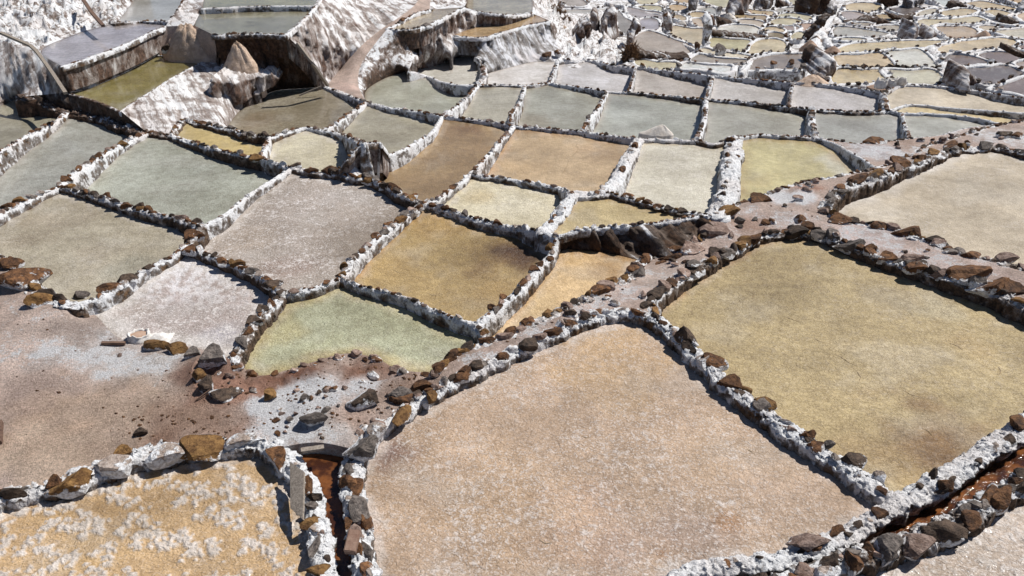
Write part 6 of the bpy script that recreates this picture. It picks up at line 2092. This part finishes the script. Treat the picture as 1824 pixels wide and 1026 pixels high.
# loose stones on the rubble and clods along the green pan
CLODS = []
for (x0, y0, x1, y1_), n in [((470, 690, 700, 790), 34), ((640, 650, 800, 720), 16), ((350, 640, 460, 715), 12), ((880, 510, 1150, 595), 30), ((1180, 390, 1450, 480), 28), ((1470, 400, 1800, 490), 20), ((1370, 300, 1480, 380), 18), ((1560, 240, 1800, 290), 18), ((210, 560, 300, 640), 6)]:
    for i in range(n):
        CLODS.append((random.uniform(x0, x1), random.uniform(y0, y1_), random.choice((9, 11, 13, 16, 20, 24)), random.choice(('s_rust', 's_grey', 's_pink', 's_salt', 's_dark', 's_pink'))))
for k in range(34):
    t = k / 33
    L_ = [(420, 650), (455, 664), (520, 655), (560, 642), (625, 627), (680, 641), (705, 655), (772, 662)]
    q = t * (len(L_) - 1)
    i0 = min(len(L_) - 2, int(q))
    a_ = q - i0
    CLODS.append((L_[i0][0] * (1 - a_) + L_[i0 + 1][0] * a_ + random.uniform(-4, 4), L_[i0][1] * (1 - a_) + L_[i0 + 1][1] * a_ + random.uniform(-3, 9), random.choice((9, 12, 16, 22)), random.choice(('s_pink', 's_rust', 's_pink'))))
gf_ = [f for f in faces if f['kind'] == 'ground' and np.mean([p[1] for p in f['pts']]) > 230]
ZW = [((420, 600, 800, 672), 'by the near edge of the pale green pan'), ((340, 640, 470, 720), 'on the brown mound'), ((440, 660, 720, 800), 'on the salty rubble above the channel'),
      ((640, 640, 900, 730), 'at the lower end of the stony path'), ((860, 500, 1160, 600), 'on the stony path beside the peach pan'), ((1160, 380, 1460, 490), 'on the path above the big olive beige pan'),
      ((1360, 290, 1500, 390), 'on the salty ground left of the right edge pan'), ((1540, 230, 1824, 300), 'on the salty verge at right'), ((200, 550, 310, 650), 'near the open white sack')]
CW = {'s_rust': 'rusty', 's_grey': 'grey', 's_pink': 'dusty brown', 's_salt': 'salt coated', 's_dark': 'dark brown', 's_ochre': 'ochre'}
for x, y, wpx, kd in CLODS:
    if not any(inside(x, y, f['pts']) for f in gf_):
        continue
    z0 = zt(y)
    pm = ppm_at(x, y, z0)
    w_ = wpx / pm
    p = ground_at(x, y, z0)
    p = (p[0], p[1], p[2] + w_ * .12)
    o = add_stone(p, (w_, w_ * random.uniform(.6, .9), w_ * random.uniform(.5, .8)), random.uniform(0, 3), kd, None, (random.uniform(-.3, .3), 0), name='rock')
    zone = [t for (a, b, c_, d), t in ZW if a <= x <= c_ and b <= y <= d]
    box = [(a, b, c_, d) for (a, b, c_, d), t in ZW if a <= x <= c_ and b <= y <= d]
    zone = zone[0] if zone else 'on the narrow stretch of path between the right pans'
    a, b, c_, d = box[0] if box else (1460, 380, 1824, 500)
    fx, fy = (x - a) / (c_ - a), (y - b) / (d - b)
    part_ = ('far' if fy < .5 else 'near') + (' left' if fx < .33 else (' middle' if fx < .66 else ' right'))
    tag(o, '%s %s stone %s, %s' % ('tiny' if wpx < 12 else 'small', CW[kd], zone, part_), 'rock', 'loose stones ' + zone)

# pebbles and clods strewn over the trodden ground
V, Fc = [], []
ZONES = [((470, 640, 700, 770), 260), ((330, 640, 460, 720), 130), ((640, 640, 770, 700), 90), ((200, 740, 470, 790), 160), ((20, 560, 330, 780), 140), ((880, 480, 1300, 610), 120), ((1330, 350, 1800, 500), 160), ((1380, 290, 1500, 390), 60)]
gfaces = [f for f in faces if f['kind'] == 'ground' and np.mean([p[1] for p in f['pts']]) > 240]
for (x0, y0, x1, y1_), n in ZONES:
    for i in range(int(n * .8)):
        x, y = random.uniform(x0, x1), random.uniform(y0, y1_)
        if not any(inside(x, y, f['pts']) for f in gfaces):
            continue
        p = np.array(ground_at(x, y, zt(y)))
        RV, RF = random.choice(STN_RAW)
        s_ = random.choice((.004, .006, .006, .008, .012, .018)) * random.uniform(.8, 1.2)
        o_ = len(V)
        V += (RV * np.array((s_, s_ * .8, s_ * .6)) + p).tolist()
        Fc += [tuple(v + o_ for v in t) for t in RF]
o = mesh_obj('pebbles', V, Fc, M['s_rust'], None, False)
tag(o, 'small brown pebbles and clods strewn over the ground', 'pebbles', None, 'stuff')


# ------------------------------------------------------------------ planks, gutters, sacks, brick
def bar(name, pts, w_, t_, mat, parent=None, roll=0.0):
    """plank with slightly worn, uneven edges along pts (two or more world points)"""
    P = np.array(pts, float)
    Q, L = resample(P, max(.04, np.linalg.norm(P[-1] - P[0]) / 14))
    T = np.gradient(Q, axis=0)
    T /= np.linalg.norm(T, axis=1, keepdims=True)
    V, Fc = [], []
    for i, q in enumerate(Q):
        t = Vector(T[i])
        s = t.cross(Vector((0, 0, 1))).normalized()
        u = s.cross(t).normalized()
        s2 = s * math.cos(roll) + u * math.sin(roll)
        u2 = u * math.cos(roll) - s * math.sin(roll)
        e = 1 + .08 * ns(i * .7, 3.1, w_)
        for a, b in ((-1, -1), (1, -1), (1, 1), (-1, 1)):
            V.append(tuple(Vector(q) + s2 * (a * w_ / 2 * e) + u2 * (b * t_ / 2)))
    n = len(Q)
    for i in range(n - 1):
        for j in range(4):
            a = i * 4
            Fc.append((a + j, a + (j + 1) % 4, a + 4 + (j + 1) % 4, a + 4 + j))
    Fc.append((3, 2, 1, 0))
    Fc.append(tuple((n - 1) * 4 + j for j in range(4)))
    return mesh_obj(name, V, Fc, M[mat], parent, False)


def thin_board(name, quad, mat, thick, lab, cat):
    q = [Vector(p) for p in quad]
    nrm = (q[1] - q[0]).cross(q[3] - q[0]).normalized() * thick
    V, n = [], 8
    for i in range(n + 1):
        l = q[0].lerp(q[3], i / n)
        r_ = q[1].lerp(q[2], i / n)
        wob = .006 * ns(i * .8, 2.2)
        d = (r_ - l).normalized() * wob
        V += [tuple(l + d), tuple(r_ + d * 1.5), tuple(r_ + d * 1.5 + nrm), tuple(l + d + nrm)]
    Fc = []
    for i in range(n):
        a = i * 4
        for j in range(4):
            Fc.append((a + j, a + (j + 1) % 4, a + 4 + (j + 1) % 4, a + 4 + j))
    Fc += [(3, 2, 1, 0), tuple(n * 4 + j for j in range(4))]
    o = mesh_obj(name, V, Fc, M[mat], None, False)
    tag(o, lab, cat)
    return o


thin_board('wooden_plank', [unproj(516, 822, .10), unproj(541, 840, .13), unproj(539, 925, .06), unproj(517, 905, .03)], 'wood', .022,
           'grey weathered plank leaning on the left bank of the channel', 'plank')
o = bar('wooden_plank', [unproj(536, 803, .06), unproj(577, 797, .05)], .05, .025, 'wood')
tag(o, 'short grey plank laid across the head of the channel', 'plank')
o = bar('wooden_stick', [tuple(np.array(ground_at(182, 614, 0)) + (0, 0, .02)), tuple(np.array(ground_at(224, 615, 0)) + (0, 0, .025))], .035, .03, 'wood_dark')
tag(o, 'short dark stick lying beside the open white sack', 'stick')
o = bar('wooden_stick', [tuple(np.array(ground_at(348, 716, 0)) + (0, 0, .012)), tuple(np.array(ground_at(376, 702, 0)) + (0, 0, .05))], .012, .012, 'wood_dark')
tag(o, 'thin dark twig sticking out from the brown mound', 'twig')
o = bar('wooden_post', [unproj(-4, 790, 0), unproj(-2, 752, .04)], .06, .05, 'wood_dark')
tag(o, 'end of a brown post at the left frame edge', 'post')
o = bar('wooden_gutter', [unproj(0, 58, .58), unproj(60, 84, .55), unproj(92, 128, .15), unproj(117, 166, .02)], .07, .05, 'wood')
tag(o, 'pale wooden gutter slanting down the wall at the upper left', 'gutter')
o = bar('wooden_gutter', [unproj(529, 76, .35), unproj(556, 112, -.1), unproj(584, 153, -.75)], .09, .05, 'wood')
tag(o, 'pale wooden gutter slanting down the corner of the tall wall', 'gutter')
o = bar('wooden_pole', [unproj(572, 154, -.78), unproj(533, 170, -.95)], .035, .03, 'wood')
tag(o, 'thin pole reaching from the gutter foot over the brown pan', 'pole')
o = bar('wooden_gutter', [unproj(146, -4, .75), unproj(163, 22, .6), unproj(184, 46, .52)], .08, .06, 'wood_dark')
tag(o, 'dark gutter running down the rocky slope at the upper left', 'gutter')

# brick standing in the right bank of the channel
root = empty('brick', unproj(628, 965, .05))
c0 = unproj(628, 968, .06)
import bmesh
bm = bmesh.new()
bmesh.ops.create_cube(bm, size=1)
bmesh.ops.scale(bm, vec=(.085, .17, .06), verts=bm.verts)
bmesh.ops.bevel(bm, geom=bm.edges[:], offset=.006, segments=2, affect='EDGES')
me = bpy.data.meshes.new('brick')
bm.to_mesh(me)
bm.free()
me.materials.append(M['brick'])
bpy.data.objects.remove(root)
o = bpy.data.objects.new('brick', me)
col.objects.link(o)
o.location = (c0[0], c0[1], .075)
o.rotation_euler = (.25, .05, math.radians(-4))
tag(o, 'tan brick lying in the right bank of the narrow channel', 'brick')


def sack(cx, cyp, z, rw_, hp, lab, seed, openm=True, lean=0.0, fill='s_rust'):
    """woven sack: bulging sides, gathered rolled mouth, contents inside"""
    pm = ppm_at(cx, cyp, z)
    c0 = unproj(cx, cyp, z)
    R, Hh = rw_ / pm, hp / pm
    na = 28
    prof = [(0, .0), (.85, .0), (1.02, .18), (1.05, .45), (.98, .7), (.86, .88), (.90, 1.0), (.80, 1.02), (.72, .9), (.70, .74)]
    V = []
    for k, (r, h) in enumerate(prof):
        for j in range(na):
            an = 2 * math.pi * j / na
            rr = R * r * (1 + .28 * ns(math.cos(an) * 1.6, math.sin(an) * 1.6 + h * 1.2, seed)) * (1 + .035 * math.sin(an * 9 + seed + h * 3))
            zz = Hh * h * (1 + (.42 * ns(math.cos(an) * 2.2, math.sin(an) * 2.2, seed + 5) if h > .6 else 0))
            V.append((c0[0] + math.cos(an) * rr + lean * zz, c0[1] + math.sin(an) * rr * .85, z + zz))
    Fc = []
    for k in range(len(prof) - 1):
        for j in range(na):
            a, b = k * na + j, k * na + (j + 1) % na
            Fc.append((a, b, b + na, a + na))
    root = empty('sack', c0)
    mesh_obj('bag', V, Fc, M['sack'], root)
    V = [(c0[0] + lean * Hh * .8, c0[1], z + Hh * .86)]
    for i in (1, 2, 3):
        for j in range(na):
            an = 2 * math.pi * j / na
            r = i / 3 * R * .78
            V.append((c0[0] + math.cos(an) * r + lean * Hh * .8, c0[1] + math.sin(an) * r * .85, z + Hh * (.86 - .04 * i + .05 * ns(math.cos(an) * i, math.sin(an) * i, seed))))
    Fc = [(0, 1 + j, 1 + (j + 1) % na) for j in range(na)]
    for i in range(2):
        for j in range(na):
            a, b = 1 + i * na + j, 1 + i * na + (j + 1) % na
            Fc.append((a, a + na, b + na, b))
    mesh_obj('contents', V, Fc, M['heap_brown' if openm else 'heap_white'], root)
    tag(root, lab, 'sack')
    return root


sack(250, 606, ground_at(250, 606, -.05)[2] - .02, 21, 15, 'open white sack with rolled rim beside the whitish pan', 3.1, True)
# folded cloth next to it
V, Fc = [], []
nx_, ny_ = 18, 10
c0 = np.array(ground_at(285, 603, -.05))
for i in range(nx_):
    for j in range(ny_):
        u, v = i / (nx_ - 1) - .5, j / (ny_ - 1) - .5
        zz = .06 * (1 - (2 * u) ** 2) * (1 - (2 * v) ** 2) + .03 * abs(ns(u * 7, v * 7, 4))
        V.append((c0[0] + u * .26 + .02 * ns(v * 5, 1, 1), c0[1] + v * .2 + .02 * ns(u * 5, 2, 2), c0[2] + zz - .008))
for i in range(nx_ - 1):
    for j in range(ny_ - 1):
        a = i * ny_ + j
        Fc.append((a, a + ny_, a + ny_ + 1, a + 1))
o = mesh_obj('folded_cloth', V, Fc, M['sack'])
tag(o, 'crumpled white cloth behind the flat ochre stones', 'cloth')
sack(1566, 157, zt(157), 10, 15, 'leaning pale sack, leftmost of three on the dike', 1.2, False, .25)
sack(1588, 151, zt(152), 9, 10, 'squat pale sack, middle of three on the dike', 2.2, False, 0)
sack(1604, 151, zt(152), 8, 12, 'upright pale sack with tied ears, rightmost of three', 4.2, False, -.05)
